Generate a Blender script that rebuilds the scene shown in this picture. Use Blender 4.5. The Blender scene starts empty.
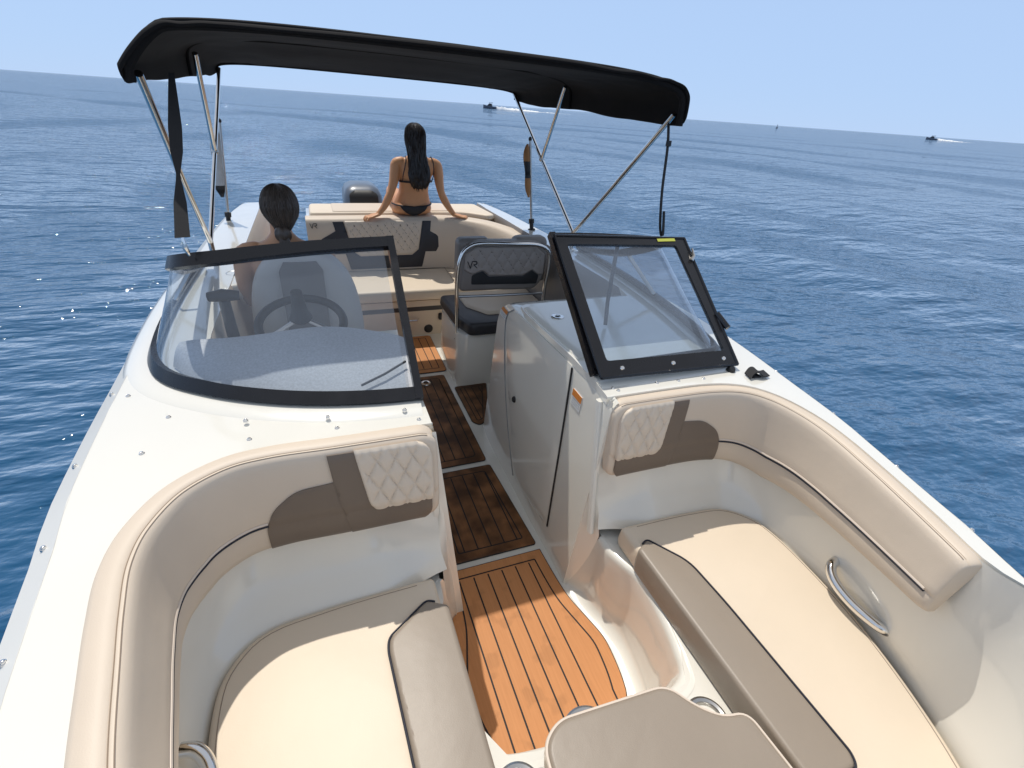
import bpy, bmesh, math, random
from math import radians as rad, sin, cos, pi, sqrt
from mathutils import Vector, Matrix, noise

random.seed(7)
scene = bpy.context.scene
COL = scene.collection

# ------------------------------------------------------------------ camera
cam_d = bpy.data.cameras.new("camera")
cam = bpy.data.objects.new("camera", cam_d)
COL.objects.link(cam)
cam_d.sensor_width = 36.0
cam_d.lens = 36.0 * 480.0 / 1024.0
cam_d.clip_start = 0.02
cam_d.clip_end = 60000.0
R = Matrix(((0.933625, 0.126263, -0.335265), (-0.352735, 0.487590, -0.798645), (0.062632, 0.863895, 0.499763)))
cam.matrix_world = Matrix.Translation((-0.545, 0.0, 1.72)) @ R.to_4x4()
scene.camera = cam

# ------------------------------------------------------------------ sky, sun, exposure
SUN_EL, SUN_AZ = rad(63.7), rad(-12.0)     # sun astern (+Y) and a little to the left, high
world = bpy.data.worlds.new("World")
scene.world = world
world.use_nodes = True
wn = world.node_tree.nodes
wl = world.node_tree.links
wn.clear()
wo = wn.new("ShaderNodeOutputWorld")
wb = wn.new("ShaderNodeBackground")
sk = wn.new("ShaderNodeTexSky")
sk.sky_type = 'NISHITA'
sk.sun_disc = False
sk.sun_elevation = SUN_EL
sk.sun_rotation = SUN_AZ
sk.altitude = 1500.0
sk.air_density = 1.0
sk.dust_density = 0.0
sk.ozone_density = 6.0
wb.inputs["Strength"].default_value = 0.108
smx = wn.new("ShaderNodeMix")
smx.data_type = 'RGBA'
wtc = wn.new("ShaderNodeTexCoord")
wsx = wn.new("ShaderNodeSeparateXYZ")
wmr = wn.new("ShaderNodeMapRange")
wmr.interpolation_type = 'SMOOTHSTEP'
wmr.inputs[1].default_value = 0.02
wmr.inputs[2].default_value = 0.55
wmr.inputs[3].default_value = 0.93                     # haze is thick near the horizon
wmr.inputs[4].default_value = 0.75                     # thinner overhead
wl.new(wtc.outputs["Generated"], wsx.inputs[0])
wl.new(wsx.outputs[2], wmr.inputs[0])
wl.new(wmr.outputs[0], smx.inputs[0])
hmx = wn.new("ShaderNodeMix")
hmx.data_type = 'RGBA'
hmx.inputs[6].default_value = (3.85, 5.3, 7.75, 1)     # bright summer haze low down
hmx.inputs[7].default_value = (5.3, 5.5, 5.8, 1)       # whiter upper sky, added as neutral fill light
hmr = wn.new("ShaderNodeMapRange")
hmr.interpolation_type = 'SMOOTHSTEP'
hmr.inputs[1].default_value = 0.18
hmr.inputs[2].default_value = 0.75
wl.new(wsx.outputs[2], hmr.inputs[0])
wl.new(hmr.outputs[0], hmx.inputs[0])
wl.new(hmx.outputs[2], smx.inputs[7])
wl.new(sk.outputs[0], smx.inputs[6])
wl.new(smx.outputs[2], wb.inputs["Color"])
wl.new(wb.outputs[0], wo.inputs["Surface"])

sun_d = bpy.data.lights.new("sun", 'SUN')
sun_d.energy = 2.8
sun_d.angle = rad(0.53)
sun_d.color = (1.0, 0.945, 0.86)
sun = bpy.data.objects.new("sun", sun_d)
COL.objects.link(sun)
sd = Vector((sin(SUN_AZ) * cos(SUN_EL), cos(SUN_AZ) * cos(SUN_EL), sin(SUN_EL)))
sun.rotation_euler = sd.to_track_quat('Z', 'Y').to_euler()

scene.view_settings.view_transform = 'Standard'
scene.view_settings.look = 'None'
scene.view_settings.exposure = 0.18
scene.view_settings.gamma = 1.0
scene.render.engine = 'CYCLES'
scene.cycles.max_bounces = 10
scene.cycles.transparent_max_bounces = 16

SEA_Z = -0.15


# ------------------------------------------------------------------ materials
def sin_(n, name, val):
    if name in n.inputs:
        n.inputs[name].default_value = val


def mat(name, col, rough=0.5, metal=0.0, spec=0.5, coat=0.0, noise_scale=0, var=0.0, bump=0.0, bump_scale=400,
        bump_dist=0.001, sheen=0.0, rough_var=0.0):
    m = bpy.data.materials.new(name)
    m.use_nodes = True
    nt = m.node_tree
    b = nt.nodes["Principled BSDF"]
    b.inputs["Base Color"].default_value = (*col, 1)
    b.inputs["Roughness"].default_value = rough
    b.inputs["Metallic"].default_value = metal
    sin_(b, "Specular IOR Level", spec)
    sin_(b, "Coat Weight", coat)
    sin_(b, "Coat Roughness", 0.06)
    sin_(b, "Sheen Weight", sheen)
    tc = nt.nodes.new("ShaderNodeTexCoord")
    if var > 0 or rough_var > 0:
        n1 = nt.nodes.new("ShaderNodeTexNoise")
        n1.inputs["Scale"].default_value = noise_scale or 8
        n1.inputs["Detail"].default_value = 6
        nt.links.new(tc.outputs["Object"], n1.inputs["Vector"])
        if var > 0:
            mx = nt.nodes.new("ShaderNodeMix")
            mx.data_type = 'RGBA'
            mx.inputs[6].default_value = (*[max(0, c * (1 - var)) for c in col], 1)
            mx.inputs[7].default_value = (*[min(1, c * (1 + var)) for c in col], 1)
            nt.links.new(n1.outputs["Fac"], mx.inputs[0])
            nt.links.new(mx.outputs[2], b.inputs["Base Color"])
        if rough_var > 0:
            mr = nt.nodes.new("ShaderNodeMapRange")
            mr.inputs[1].default_value = 0.3
            mr.inputs[2].default_value = 0.7
            mr.inputs[3].default_value = max(0, rough - rough_var)
            mr.inputs[4].default_value = rough + rough_var
            nt.links.new(n1.outputs["Fac"], mr.inputs[0])
            nt.links.new(mr.outputs[0], b.inputs["Roughness"])
    if bump > 0:
        n3 = nt.nodes.new("ShaderNodeTexNoise")
        n3.inputs["Scale"].default_value = 9
        n3.inputs["Detail"].default_value = 3
        nt.links.new(tc.outputs["Object"], n3.inputs["Vector"])
        b3 = nt.nodes.new("ShaderNodeBump")
        b3.inputs["Strength"].default_value = 0.35
        b3.inputs["Distance"].default_value = 0.006
        nt.links.new(n3.outputs["Fac"], b3.inputs["Height"])
        n2 = nt.nodes.new("ShaderNodeTexNoise")
        n2.inputs["Scale"].default_value = bump_scale
        n2.inputs["Detail"].default_value = 4
        nt.links.new(tc.outputs["Object"], n2.inputs["Vector"])
        bp = nt.nodes.new("ShaderNodeBump")
        bp.inputs["Strength"].default_value = bump
        bp.inputs["Distance"].default_value = bump_dist
        nt.links.new(n2.outputs["Fac"], bp.inputs["Height"])
        nt.links.new(b3.outputs[0], bp.inputs["Normal"])
        nt.links.new(bp.outputs[0], b.inputs["Normal"])
    return m


M = {}
M['gel'] = mat('gelcoat', (0.80, 0.775, 0.70), 0.2, coat=0.9, noise_scale=3, var=0.02, rough_var=0.07)
M['hull'] = mat('hull_gelcoat', (0.80, 0.775, 0.71), 0.2, coat=0.4, noise_scale=2, var=0.02)
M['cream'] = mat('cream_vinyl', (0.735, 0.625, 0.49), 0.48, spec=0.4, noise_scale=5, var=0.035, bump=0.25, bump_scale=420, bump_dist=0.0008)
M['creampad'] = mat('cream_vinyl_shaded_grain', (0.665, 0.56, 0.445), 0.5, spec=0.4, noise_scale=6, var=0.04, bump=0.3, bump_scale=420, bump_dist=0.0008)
M['taupe'] = mat('taupe_vinyl', (0.30, 0.25, 0.20), 0.42, spec=0.45, noise_scale=6, var=0.05, bump=0.35, bump_scale=420, bump_dist=0.0009)
M['taupedark'] = mat('dark_taupe_vinyl', (0.17, 0.132, 0.102), 0.42, spec=0.45, noise_scale=6, var=0.05, bump=0.35, bump_scale=420, bump_dist=0.0009)
M['char'] = mat('charcoal_vinyl', (0.035, 0.034, 0.038), 0.42, spec=0.45, noise_scale=6, var=0.1, bump=0.3, bump_scale=420)
M['greyvin'] = mat('grey_vinyl', (0.23, 0.205, 0.185), 0.45, noise_scale=6, var=0.06, bump=0.3, bump_scale=420)
M['quilt'] = mat('quilted_cream_vinyl', (0.69, 0.59, 0.475), 0.42, spec=0.45, noise_scale=9, var=0.04, bump=0.3, bump_scale=420)
M['quiltgrey'] = mat('quilted_grey_vinyl', (0.34, 0.295, 0.26), 0.42, noise_scale=9, var=0.05, bump=0.3, bump_scale=420)
M['piping'] = mat('navy_piping', (0.035, 0.037, 0.05), 0.65, spec=0.2)
M['pipecream'] = mat('cream_piping', (0.7, 0.6, 0.5), 0.35)
M['stitch'] = mat('seam_thread', (0.30, 0.23, 0.17), 0.6)
M['chrome'] = mat('polished_steel', (0.78, 0.77, 0.75), 0.09, metal=1.0, noise_scale=20, rough_var=0.05)
M['steel'] = mat('brushed_steel', (0.55, 0.54, 0.52), 0.28, metal=1.0)
M['black'] = mat('black_anodised', (0.008, 0.008, 0.010), 0.26, spec=0.5, noise_scale=14, var=0.2, rough_var=0.08)
M['rubber'] = mat('black_rubber', (0.012, 0.012, 0.013), 0.55)
M['canvas'] = mat('black_canvas', (0.009, 0.0085, 0.009), 0.9, spec=0.2, noise_scale=5, var=0.35, bump=0.5, bump_scale=260)
M['web'] = mat('black_webbing', (0.012, 0.012, 0.013), 0.8, bump=0.5, bump_scale=600)
M['seam'] = mat('mat_caulk', (0.012, 0.011, 0.011), 0.7)
M['dash'] = mat('dash_vinyl', (0.46, 0.47, 0.49), 0.55, noise_scale=140, var=0.35, bump=0.5, bump_scale=300)
M['dashdark'] = mat('dark_dash', (0.045, 0.05, 0.06), 0.4, noise_scale=10, var=0.1)
M['skin'] = mat('tanned_skin', (0.60, 0.295, 0.14), 0.45, spec=0.4, noise_scale=14, var=0.08)
M['skin2'] = mat('light_tanned_skin', (0.54, 0.29, 0.165), 0.45, spec=0.4, noise_scale=14, var=0.08)
M['swim'] = mat('black_swimwear', (0.012, 0.012, 0.015), 0.6)
M['teeth'] = mat('eye_white', (0.7, 0.68, 0.64), 0.3)
M['label'] = mat('white_label', (0.75, 0.75, 0.73), 0.4)
M['orange'] = mat('orange_label', (0.65, 0.22, 0.04), 0.45)
M['yellow'] = mat('yellow_sticker', (0.55, 0.56, 0.08), 0.4)
M['engine'] = mat('grey_cowling', (0.085, 0.11, 0.15), 0.35, coat=0.2, noise_scale=6, var=0.06)
M['flagor'] = mat('orange_flag_cloth', (0.34, 0.16, 0.06), 0.8, noise_scale=25, var=0.2)
M['flaggr'] = mat('grey_flag_cloth', (0.42, 0.43, 0.44), 0.8, noise_scale=25, var=0.2)
M['foam'] = mat('sea_foam', (0.85, 0.87, 0.88), 0.7)
M['darkhull'] = mat('dark_hull', (0.09, 0.11, 0.15), 0.4)
M['windowdark'] = mat('dark_window', (0.02, 0.025, 0.03), 0.1)


def hair_mat(name, c1, c2, rough):
    m = mat(name, c1, rough)
    nt = m.node_tree
    b = nt.nodes["Principled BSDF"]
    tc = nt.nodes.new("ShaderNodeTexCoord")
    mp = nt.nodes.new("ShaderNodeMapping")
    mp.inputs["Scale"].default_value = (130, 130, 9)
    n1 = nt.nodes.new("ShaderNodeTexNoise")
    n1.inputs["Scale"].default_value = 1.0
    n1.inputs["Detail"].default_value = 3
    cr = nt.nodes.new("ShaderNodeMix")
    cr.data_type = 'RGBA'
    cr.inputs[6].default_value = (*c1, 1)
    cr.inputs[7].default_value = (*c2, 1)
    nt.links.new(tc.outputs["Object"], mp.inputs["Vector"])
    nt.links.new(mp.outputs[0], n1.inputs["Vector"])
    nt.links.new(n1.outputs["Fac"], cr.inputs[0])
    nt.links.new(cr.outputs[2], b.inputs["Base Color"])
    bp = nt.nodes.new("ShaderNodeBump")
    bp.inputs["Strength"].default_value = 0.8
    bp.inputs["Distance"].default_value = 0.003
    nt.links.new(n1.outputs["Fac"], bp.inputs["Height"])
    nt.links.new(bp.outputs[0], b.inputs["Normal"])
    return m


M['hairwet'] = hair_mat('wet_black_hair', (0.008, 0.006, 0.006), (0.045, 0.034, 0.028), 0.27)
M['hairdark'] = hair_mat('dark_brown_hair', (0.010, 0.008, 0.007), (0.13, 0.095, 0.072), 0.36)


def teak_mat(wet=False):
    m = mat('eva_teak_wet_shaded' if wet else 'eva_teak', (0.56, 0.25, 0.095), 0.45 if wet else 0.62, spec=0.3)
    nt = m.node_tree
    b = nt.nodes["Principled BSDF"]
    tc = nt.nodes.new("ShaderNodeTexCoord")
    mp = nt.nodes.new("ShaderNodeMapping")
    mp.inputs["Scale"].default_value = (160, 9, 30)
    n1 = nt.nodes.new("ShaderNodeTexNoise")
    n1.inputs["Scale"].default_value = 1.0
    n1.inputs["Detail"].default_value = 5
    n2 = nt.nodes.new("ShaderNodeTexNoise")
    n2.inputs["Scale"].default_value = 9.0
    n2.inputs["Detail"].default_value = 3
    nt.links.new(tc.outputs["Object"], mp.inputs["Vector"])
    nt.links.new(mp.outputs[0], n1.inputs["Vector"])
    nt.links.new(tc.outputs["Object"], n2.inputs["Vector"])
    mx = nt.nodes.new("ShaderNodeMix")
    mx.data_type = 'RGBA'
    mx.inputs[6].default_value = (0.50, 0.215, 0.08, 1)
    mx.inputs[7].default_value = (0.64, 0.295, 0.12, 1)
    nt.links.new(n1.outputs["Fac"], mx.inputs[0])
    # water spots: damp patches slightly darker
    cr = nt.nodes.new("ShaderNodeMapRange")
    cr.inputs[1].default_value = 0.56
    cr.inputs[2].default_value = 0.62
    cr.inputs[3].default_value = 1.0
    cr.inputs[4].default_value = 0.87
    if wet:                                  # wet blotches, plus the aisle's deep shade painted into the colour
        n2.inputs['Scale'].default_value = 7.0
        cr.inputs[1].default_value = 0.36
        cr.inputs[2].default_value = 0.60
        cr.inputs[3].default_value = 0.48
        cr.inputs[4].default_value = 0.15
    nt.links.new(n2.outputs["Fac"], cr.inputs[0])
    ml = nt.nodes.new("ShaderNodeMix")
    ml.data_type = 'RGBA'
    ml.blend_type = 'MULTIPLY'
    ml.inputs[0].default_value = 1.0
    nt.links.new(mx.outputs[2], ml.inputs[6])
    nt.links.new(cr.outputs[0], ml.inputs[7])
    nt.links.new(ml.outputs[2], b.inputs["Base Color"])
    bp = nt.nodes.new("ShaderNodeBump")
    bp.inputs["Strength"].default_value = 0.3
    bp.inputs["Distance"].default_value = 0.001
    nt.links.new(n1.outputs["Fac"], bp.inputs["Height"])
    nt.links.new(bp.outputs[0], b.inputs["Normal"])
    return m


M['teak'] = teak_mat()
M['teakwetshade'] = teak_mat(True)


def glass_mat():
    m = bpy.data.materials.new('tinted_windscreen_glass')
    m.use_nodes = True
    nt = m.node_tree
    nt.nodes.clear()
    out = nt.nodes.new("ShaderNodeOutputMaterial")
    tr = nt.nodes.new("ShaderNodeBsdfTransparent")
    tr.inputs[0].default_value = (0.87, 0.915, 0.955, 1)
    gl = nt.nodes.new("ShaderNodeBsdfGlossy")
    gl.inputs["Roughness"].default_value = 0.02
    gl.inputs["Color"].default_value = (0.95, 0.97, 1, 1)
    df = nt.nodes.new("ShaderNodeBsdfDiffuse")
    df.inputs[0].default_value = (0.42, 0.52, 0.66, 1)
    fr = nt.nodes.new("ShaderNodeLayerWeight")       # facing term, the same from both sides of the sheet
    pw = nt.nodes.new("ShaderNodeMath")
    pw.operation = 'POWER'
    pw.inputs[1].default_value = 3.2
    mr = nt.nodes.new("ShaderNodeMath")
    mr.operation = 'MULTIPLY_ADD'
    mr.inputs[1].default_value = 0.85
    mr.inputs[2].default_value = 0.085
    mr.use_clamp = True
    tc = nt.nodes.new("ShaderNodeTexCoord")
    n1 = nt.nodes.new("ShaderNodeTexNoise")
    n1.inputs["Scale"].default_value = 5
    n1.inputs["Detail"].default_value = 5
    mp = nt.nodes.new("ShaderNodeMapRange")
    mp.inputs[1].default_value = 0.35
    mp.inputs[2].default_value = 0.75
    mp.inputs[3].default_value = 0.05
    mp.inputs[4].default_value = 0.11
    m1 = nt.nodes.new("ShaderNodeMixShader")
    m2 = nt.nodes.new("ShaderNodeMixShader")
    L = nt.links.new
    L(tc.outputs["Object"], n1.inputs["Vector"])
    L(n1.outputs["Fac"], mp.inputs[0])
    L(fr.outputs['Facing'], pw.inputs[0])
    L(pw.outputs[0], mr.inputs[0])
    L(mp.outputs[0], m1.inputs[0])
    L(tr.outputs[0], m1.inputs[1])
    L(df.outputs[0], m1.inputs[2])
    L(mr.outputs[0], m2.inputs[0])
    L(m1.outputs[0], m2.inputs[1])
    L(gl.outputs[0], m2.inputs[2])
    L(m2.outputs[0], out.inputs[0])
    return m


M['glass'] = glass_mat()


def water_mat():
    m = bpy.data.materials.new('sea_water')
    m.use_nodes = True
    nt = m.node_tree
    nt.nodes.clear()
    out = nt.nodes.new("ShaderNodeOutputMaterial")
    df = nt.nodes.new("ShaderNodeBsdfDiffuse")           # light coming back up out of deep water
    df.inputs[0].default_value = (0.017, 0.092, 0.200, 1)
    gl = nt.nodes.new("ShaderNodeBsdfGlossy")
    gl.inputs["Roughness"].default_value = 0.04
    lw = nt.nodes.new("ShaderNodeLayerWeight")
    pw = nt.nodes.new("ShaderNodeMath")
    pw.operation = 'POWER'
    pw.inputs[1].default_value = 3.1
    ma = nt.nodes.new("ShaderNodeMath")
    ma.operation = 'MULTIPLY_ADD'                        # a rippled sea never mirrors fully, even at grazing angles
    ma.inputs[1].default_value = 0.95
    ma.inputs[2].default_value = 0.022
    mx = nt.nodes.new("ShaderNodeMixShader")
    L = nt.links.new
    tc = nt.nodes.new("ShaderNodeTexCoord")

    def nz(scale, sx, sy, rot, detail=4, rough=0.55):
        mp = nt.nodes.new("ShaderNodeMapping")
        mp.inputs["Scale"].default_value = (sx, sy, 1)
        mp.inputs["Rotation"].default_value = (0, 0, rad(rot))
        n = nt.nodes.new("ShaderNodeTexNoise")
        n.inputs["Scale"].default_value = scale
        n.inputs["Detail"].default_value = detail
        n.inputs["Roughness"].default_value = rough
        L(tc.outputs["Object"], mp.inputs["Vector"])
        L(mp.outputs[0], n.inputs["Vector"])
        return n
    a = nz(0.55, 1.0, 2.3, 62, 5, 0.55)
    c = nz(3.2, 1.0, 1.9, 40, 4, 0.55)
    e = nz(1.25, 1.0, 2.6, 82, 3, 0.5)
    d = nz(0.11, 1.0, 2.0, 75, 3, 0.5)
    b1 = nt.nodes.new("ShaderNodeBump")
    b1.inputs["Distance"].default_value = 0.55
    b1.inputs["Strength"].default_value = 0.42
    L(a.outputs["Fac"], b1.inputs["Height"])
    b2 = nt.nodes.new("ShaderNodeBump")
    b2.inputs["Distance"].default_value = 0.10
    b2.inputs["Strength"].default_value = 0.34
    L(c.outputs["Fac"], b2.inputs["Height"])
    b4 = nt.nodes.new("ShaderNodeBump")
    b4.inputs["Distance"].default_value = 0.30
    b4.inputs["Strength"].default_value = 0.5
    L(e.outputs["Fac"], b4.inputs["Height"])
    L(b1.outputs[0], b4.inputs["Normal"])
    L(b4.outputs[0], b2.inputs["Normal"])
    b3 = nt.nodes.new("ShaderNodeBump")
    b3.inputs["Distance"].default_value = 1.2
    b3.inputs["Strength"].default_value = 0.18
    L(d.outputs["Fac"], b3.inputs["Height"])
    L(b2.outputs[0], b3.inputs["Normal"])
    for n_ in (df, gl, lw):
        L(b3.outputs[0], n_.inputs["Normal"])
    L(lw.outputs["Facing"], pw.inputs[0])
    L(pw.outputs[0], ma.inputs[0])
    L(ma.outputs[0], mx.inputs[0])
    L(df.outputs[0], mx.inputs[1])
    L(gl.outputs[0], mx.inputs[2])
    L(mx.outputs[0], out.inputs[0])
    return m


M['water'] = water_mat()


# ------------------------------------------------------------------ helpers
def tag(o, label=None, cat=None, group=None, kind=None):
    if label:
        o['label'] = label
    if cat:
        o['category'] = cat
    if group:
        o['group'] = group
    if kind:
        o['kind'] = kind
    return o


def thing(name, label, cat, loc=(0, 0, 0), group=None):
    o = bpy.data.objects.new(name, None)
    COL.objects.link(o)
    o.empty_display_size = 0.1
    o.location = loc
    return tag(o, label, cat, group)


def link_mesh(name, me, m, parent=None, label=None):
    o = bpy.data.objects.new(name, me)
    COL.objects.link(o)
    if m is not None:
        me.materials.clear()
        me.materials.append(m)
    if parent is not None:
        o.parent = parent
        # world coordinates are kept: mesh is moved into the parent's frame
        off = Vector(parent.location) if parent.type == 'EMPTY' else Vector((0, 0, 0))
        if off.length > 0:
            o.matrix_parent_inverse = Matrix.Translation(-off)
    if label:
        o['label'] = label
    return o


class MB:
    def __init__(s):
        s.v = []
        s.f = []

    def grid(s, rows, cu=False, cv=False):
        b = len(s.v)
        nr, nc = len(rows), len(rows[0])
        for r in rows:
            s.v += [tuple(p) for p in r]
        for i in range(nr if cu else nr - 1):
            for j in range(nc if cv else nc - 1):
                i2, j2 = (i + 1) % nr, (j + 1) % nc
                s.f.append((b + i * nc + j, b + i * nc + j2, b + i2 * nc + j2, b + i2 * nc + j))
        return s

    def cap(s, ring):
        b = len(s.v)
        s.v += [tuple(p) for p in ring]
        s.f.append(tuple(range(b, b + len(ring))))
        return s

    def tube(s, pts, r, n=10, caps=True, flat=1.0):
        pts = [Vector(p) for p in pts]
        rr = r if isinstance(r, (list, tuple)) else [r] * len(pts)
        t = []
        for i in range(len(pts)):
            a = pts[max(0, i - 1)]
            c = pts[min(len(pts) - 1, i + 1)]
            t.append((c - a).normalized())
        u = t[0].orthogonal().normalized()
        if abs(t[0].z) < 0.9:
            u = t[0].cross(Vector((0, 0, 1))).normalized()
        rows = []
        for i, p in enumerate(pts):
            u = (u - t[i] * u.dot(t[i])).normalized()
            w = t[i].cross(u)
            rows.append([p + (u * cos(2 * pi * k / n) + w * sin(2 * pi * k / n) * flat) * rr[i] for k in range(n)])
        s.grid(rows, cv=True)
        if caps:
            s.cap(rows[0])
            s.cap(rows[-1])
        return s

    def box(s, x0, x1, y0, y1, z0, z1):
        b = len(s.v)
        s.v += [(x, y, z) for z in (z0, z1) for y in (y0, y1) for x in (x0, x1)]
        for f in ((0, 2, 3, 1), (4, 5, 7, 6), (0, 1, 5, 4), (2, 6, 7, 3), (0, 4, 6, 2), (1, 3, 7, 5)):
            s.f.append(tuple(b + i for i in f))
        return s

    def lathe(s, prof, c, axis=(0, 0, 1), n=20, capends=True):
        q = Vector((0, 0, 1)).rotation_difference(Vector(axis).normalized())
        c = Vector(c)
        rows = [[c + q @ Vector((r * cos(2 * pi * k / n), r * sin(2 * pi * k / n), z)) for k in range(n)] for r, z in prof]
        s.grid(rows, cv=True)
        if capends:
            if prof[0][0] > 1e-5:
                s.cap(rows[0])
            if prof[-1][0] > 1e-5:
                s.cap(rows[-1])
        return s

    def ball(s, c, rx, ry, rz, n=16, m=10):
        prof = []
        rows = []
        for i in range(m + 1):
            a = -pi / 2 + pi * i / m
            rr = max(cos(a), 1e-3)
            rows.append([(c[0] + rx * rr * cos(2 * pi * k / n), c[1] + ry * rr * sin(2 * pi * k / n), c[2] + rz * sin(a)) for k in range(n)])
        s.grid(rows, cv=True)
        s.cap(rows[0])
        s.cap(rows[-1])
        return s

    def build(s, name, m, parent=None, bevel=0.0, sharp=40, label=None, flat=False, weld=1e-5):
        me = bpy.data.meshes.new(name)
        me.from_pydata(s.v, [], s.f)
        bm = bmesh.new()
        bm.from_mesh(me)
        if weld:
            bmesh.ops.remove_doubles(bm, verts=bm.verts, dist=weld)
        bm.normal_update()
        big = [f for f in bm.faces if len(f.verts) > 16]
        if big:
            bmesh.ops.triangulate(bm, faces=big, ngon_method='EAR_CLIP')
        bmesh.ops.recalc_face_normals(bm, faces=bm.faces)
        bm.to_mesh(me)
        bm.free()
        if not flat:
            me.shade_smooth()
            me.set_sharp_from_angle(angle=rad(sharp))
        o = link_mesh(name, me, m, parent, label)
        if bevel > 0:
            bv = o.modifiers.new("bevel", 'BEVEL')
            bv.width = bevel
            bv.segments = 3
            bv.limit_method = 'ANGLE'
            bv.angle_limit = rad(35)
        return o


def catmull(pts, n, closed=False):
    """resampled Catmull-Rom curve of n points, even in length"""
    P = [Vector(p) for p in pts]
    dense = []
    cnt = len(P) if closed else len(P) - 1
    for i in range(cnt):
        if closed:
            p0, p1, p2, p3 = P[i - 1], P[i], P[(i + 1) % len(P)], P[(i + 2) % len(P)]
        else:
            p0, p1, p2, p3 = P[max(0, i - 1)], P[i], P[i + 1], P[min(len(P) - 1, i + 2)]
        for k in range(16):
            t = k / 16
            dense.append(0.5 * ((2 * p1) + (p2 - p0) * t + (2 * p0 - 5 * p1 + 4 * p2 - p3) * t * t + (3 * p1 - p0 - 3 * p2 + p3) * t ** 3))
    dense.append(P[0].copy() if closed else P[-1].copy())
    L = [0]
    for i in range(1, len(dense)):
        L.append(L[-1] + (dense[i] - dense[i - 1]).length)
    out = []
    j = 0
    m = n if closed else n - 1
    for k in range(n):
        s = L[-1] * k / m
        while j < len(L) - 2 and L[j + 1] < s:
            j += 1
        d = L[j + 1] - L[j]
        out.append(dense[j].lerp(dense[j + 1], 0 if d < 1e-9 else (s - L[j]) / d))
    return out


def interp(tab, x):
    if x <= tab[0][0]:
        return tab[0][1]
    for (a, va), (b, vb) in zip(tab, tab[1:]):
        if x <= b:
            t = (x - a) / (b - a)
            return va + (vb - va) * t
    return tab[-1][1]


def sinterp(tab, x):
    """smooth (monotone-ish cubic) table lookup"""
    n = len(tab)
    if x <= tab[0][0]:
        return tab[0][1]
    if x >= tab[-1][0]:
        return tab[-1][1]
    for i in range(n - 1):
        if x <= tab[i + 1][0]:
            x0, y0 = tab[i]
            x1, y1 = tab[i + 1]
            h = x1 - x0
            m0 = (y1 - y0) / h if i == 0 else (y1 - tab[i - 1][1]) / (x1 - tab[i - 1][0])
            m1 = (y1 - y0) / h if i == n - 2 else (tab[i + 2][1] - y0) / (tab[i + 2][0] - x0)
            t = (x - x0) / h
            return (2 * t ** 3 - 3 * t * t + 1) * y0 + (t ** 3 - 2 * t * t + t) * h * m0 + (-2 * t ** 3 + 3 * t * t) * y1 + (t ** 3 - t * t) * h * m1


def round_poly(pts, r, seg=6):
    """2D outline with rounded corners; r is a number or one per corner"""
    n = len(pts)
    out = []
    for i in range(n):
        p0, p1, p2 = Vector(pts[i - 1]), Vector(pts[i]), Vector(pts[(i + 1) % n])
        ri = r[i] if isinstance(r, (list, tuple)) else r
        d0, d2 = (p0 - p1), (p2 - p1)
        l0, l2 = d0.length, d2.length
        d0.normalize()
        d2.normalize()
        if ri <= 0:
            out.append(p1)
            continue
        k = min(ri, l0 * 0.48, l2 * 0.48)
        a, c = p1 + d0 * k, p1 + d2 * k
        for s in range(seg + 1):
            t = s / seg
            out.append(a * (1 - t) ** 2 + p1 * 2 * t * (1 - t) + c * t * t)
    return out


def resample(pts, step):
    out = []
    n = len(pts)
    for i in range(n):
        a, b = Vector(pts[i]), Vector(pts[(i + 1) % n])
        k = max(1, int(round((b - a).length / step)))
        for s in range(k):
            out.append(a.lerp(b, s / k))
    res = [out[0]]
    for p in out[1:]:
        if (p - res[-1]).length > step * 0.15:
            res.append(p)
    if (res[-1] - res[0]).length < step * 0.15:
        res.pop()
    return res


def area2(p):
    return sum(p[i - 1][0] * p[i][1] - p[i][0] * p[i - 1][1] for i in range(len(p)))


def inset(pts, d):
    """move a CCW outline inwards by d"""
    n = len(pts)
    out = []
    for i in range(n):
        a, b, c = Vector(pts[i - 1]), Vector(pts[i]), Vector(pts[(i + 1) % n])
        t1, t2 = (b - a).normalized(), (c - b).normalized()
        n1, n2 = Vector((-t1.y, t1.x)), Vector((-t2.y, t2.x))
        m = (n1 + n2)
        if m.length < 1e-6:
            m = n1
        m.normalize()
        k = max(0.5, m.dot(n1))
        out.append(b + m * (d / k))
    if d > 0.005:
        # in tight corners the offset would fold over itself: pull those points together
        ok = [dist_poly(p, pts) > d * 0.96 for p in out]
        if any(ok):
            good = [i for i in range(n) if ok[i]]
            for i in range(n):
                if not ok[i]:
                    j = min(good, key=lambda g: min((g - i) % n, (i - g) % n))
                    out[i] = out[j].copy()
    return out


def dist_poly(p, poly):
    best = 1e9
    for i in range(len(poly)):
        a, b = poly[i - 1], poly[i]
        ax, ay, bx, by = a[0], a[1], b[0], b[1]
        dx, dy = bx - ax, by - ay
        q = dx * dx + dy * dy
        t = 0 if q == 0 else max(0, min(1, ((p[0] - ax) * dx + (p[1] - ay) * dy) / q))
        e = (p[0] - ax - t * dx) ** 2 + (p[1] - ay - t * dy) ** 2
        if e < best:
            best = e
    return sqrt(best)


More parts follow.
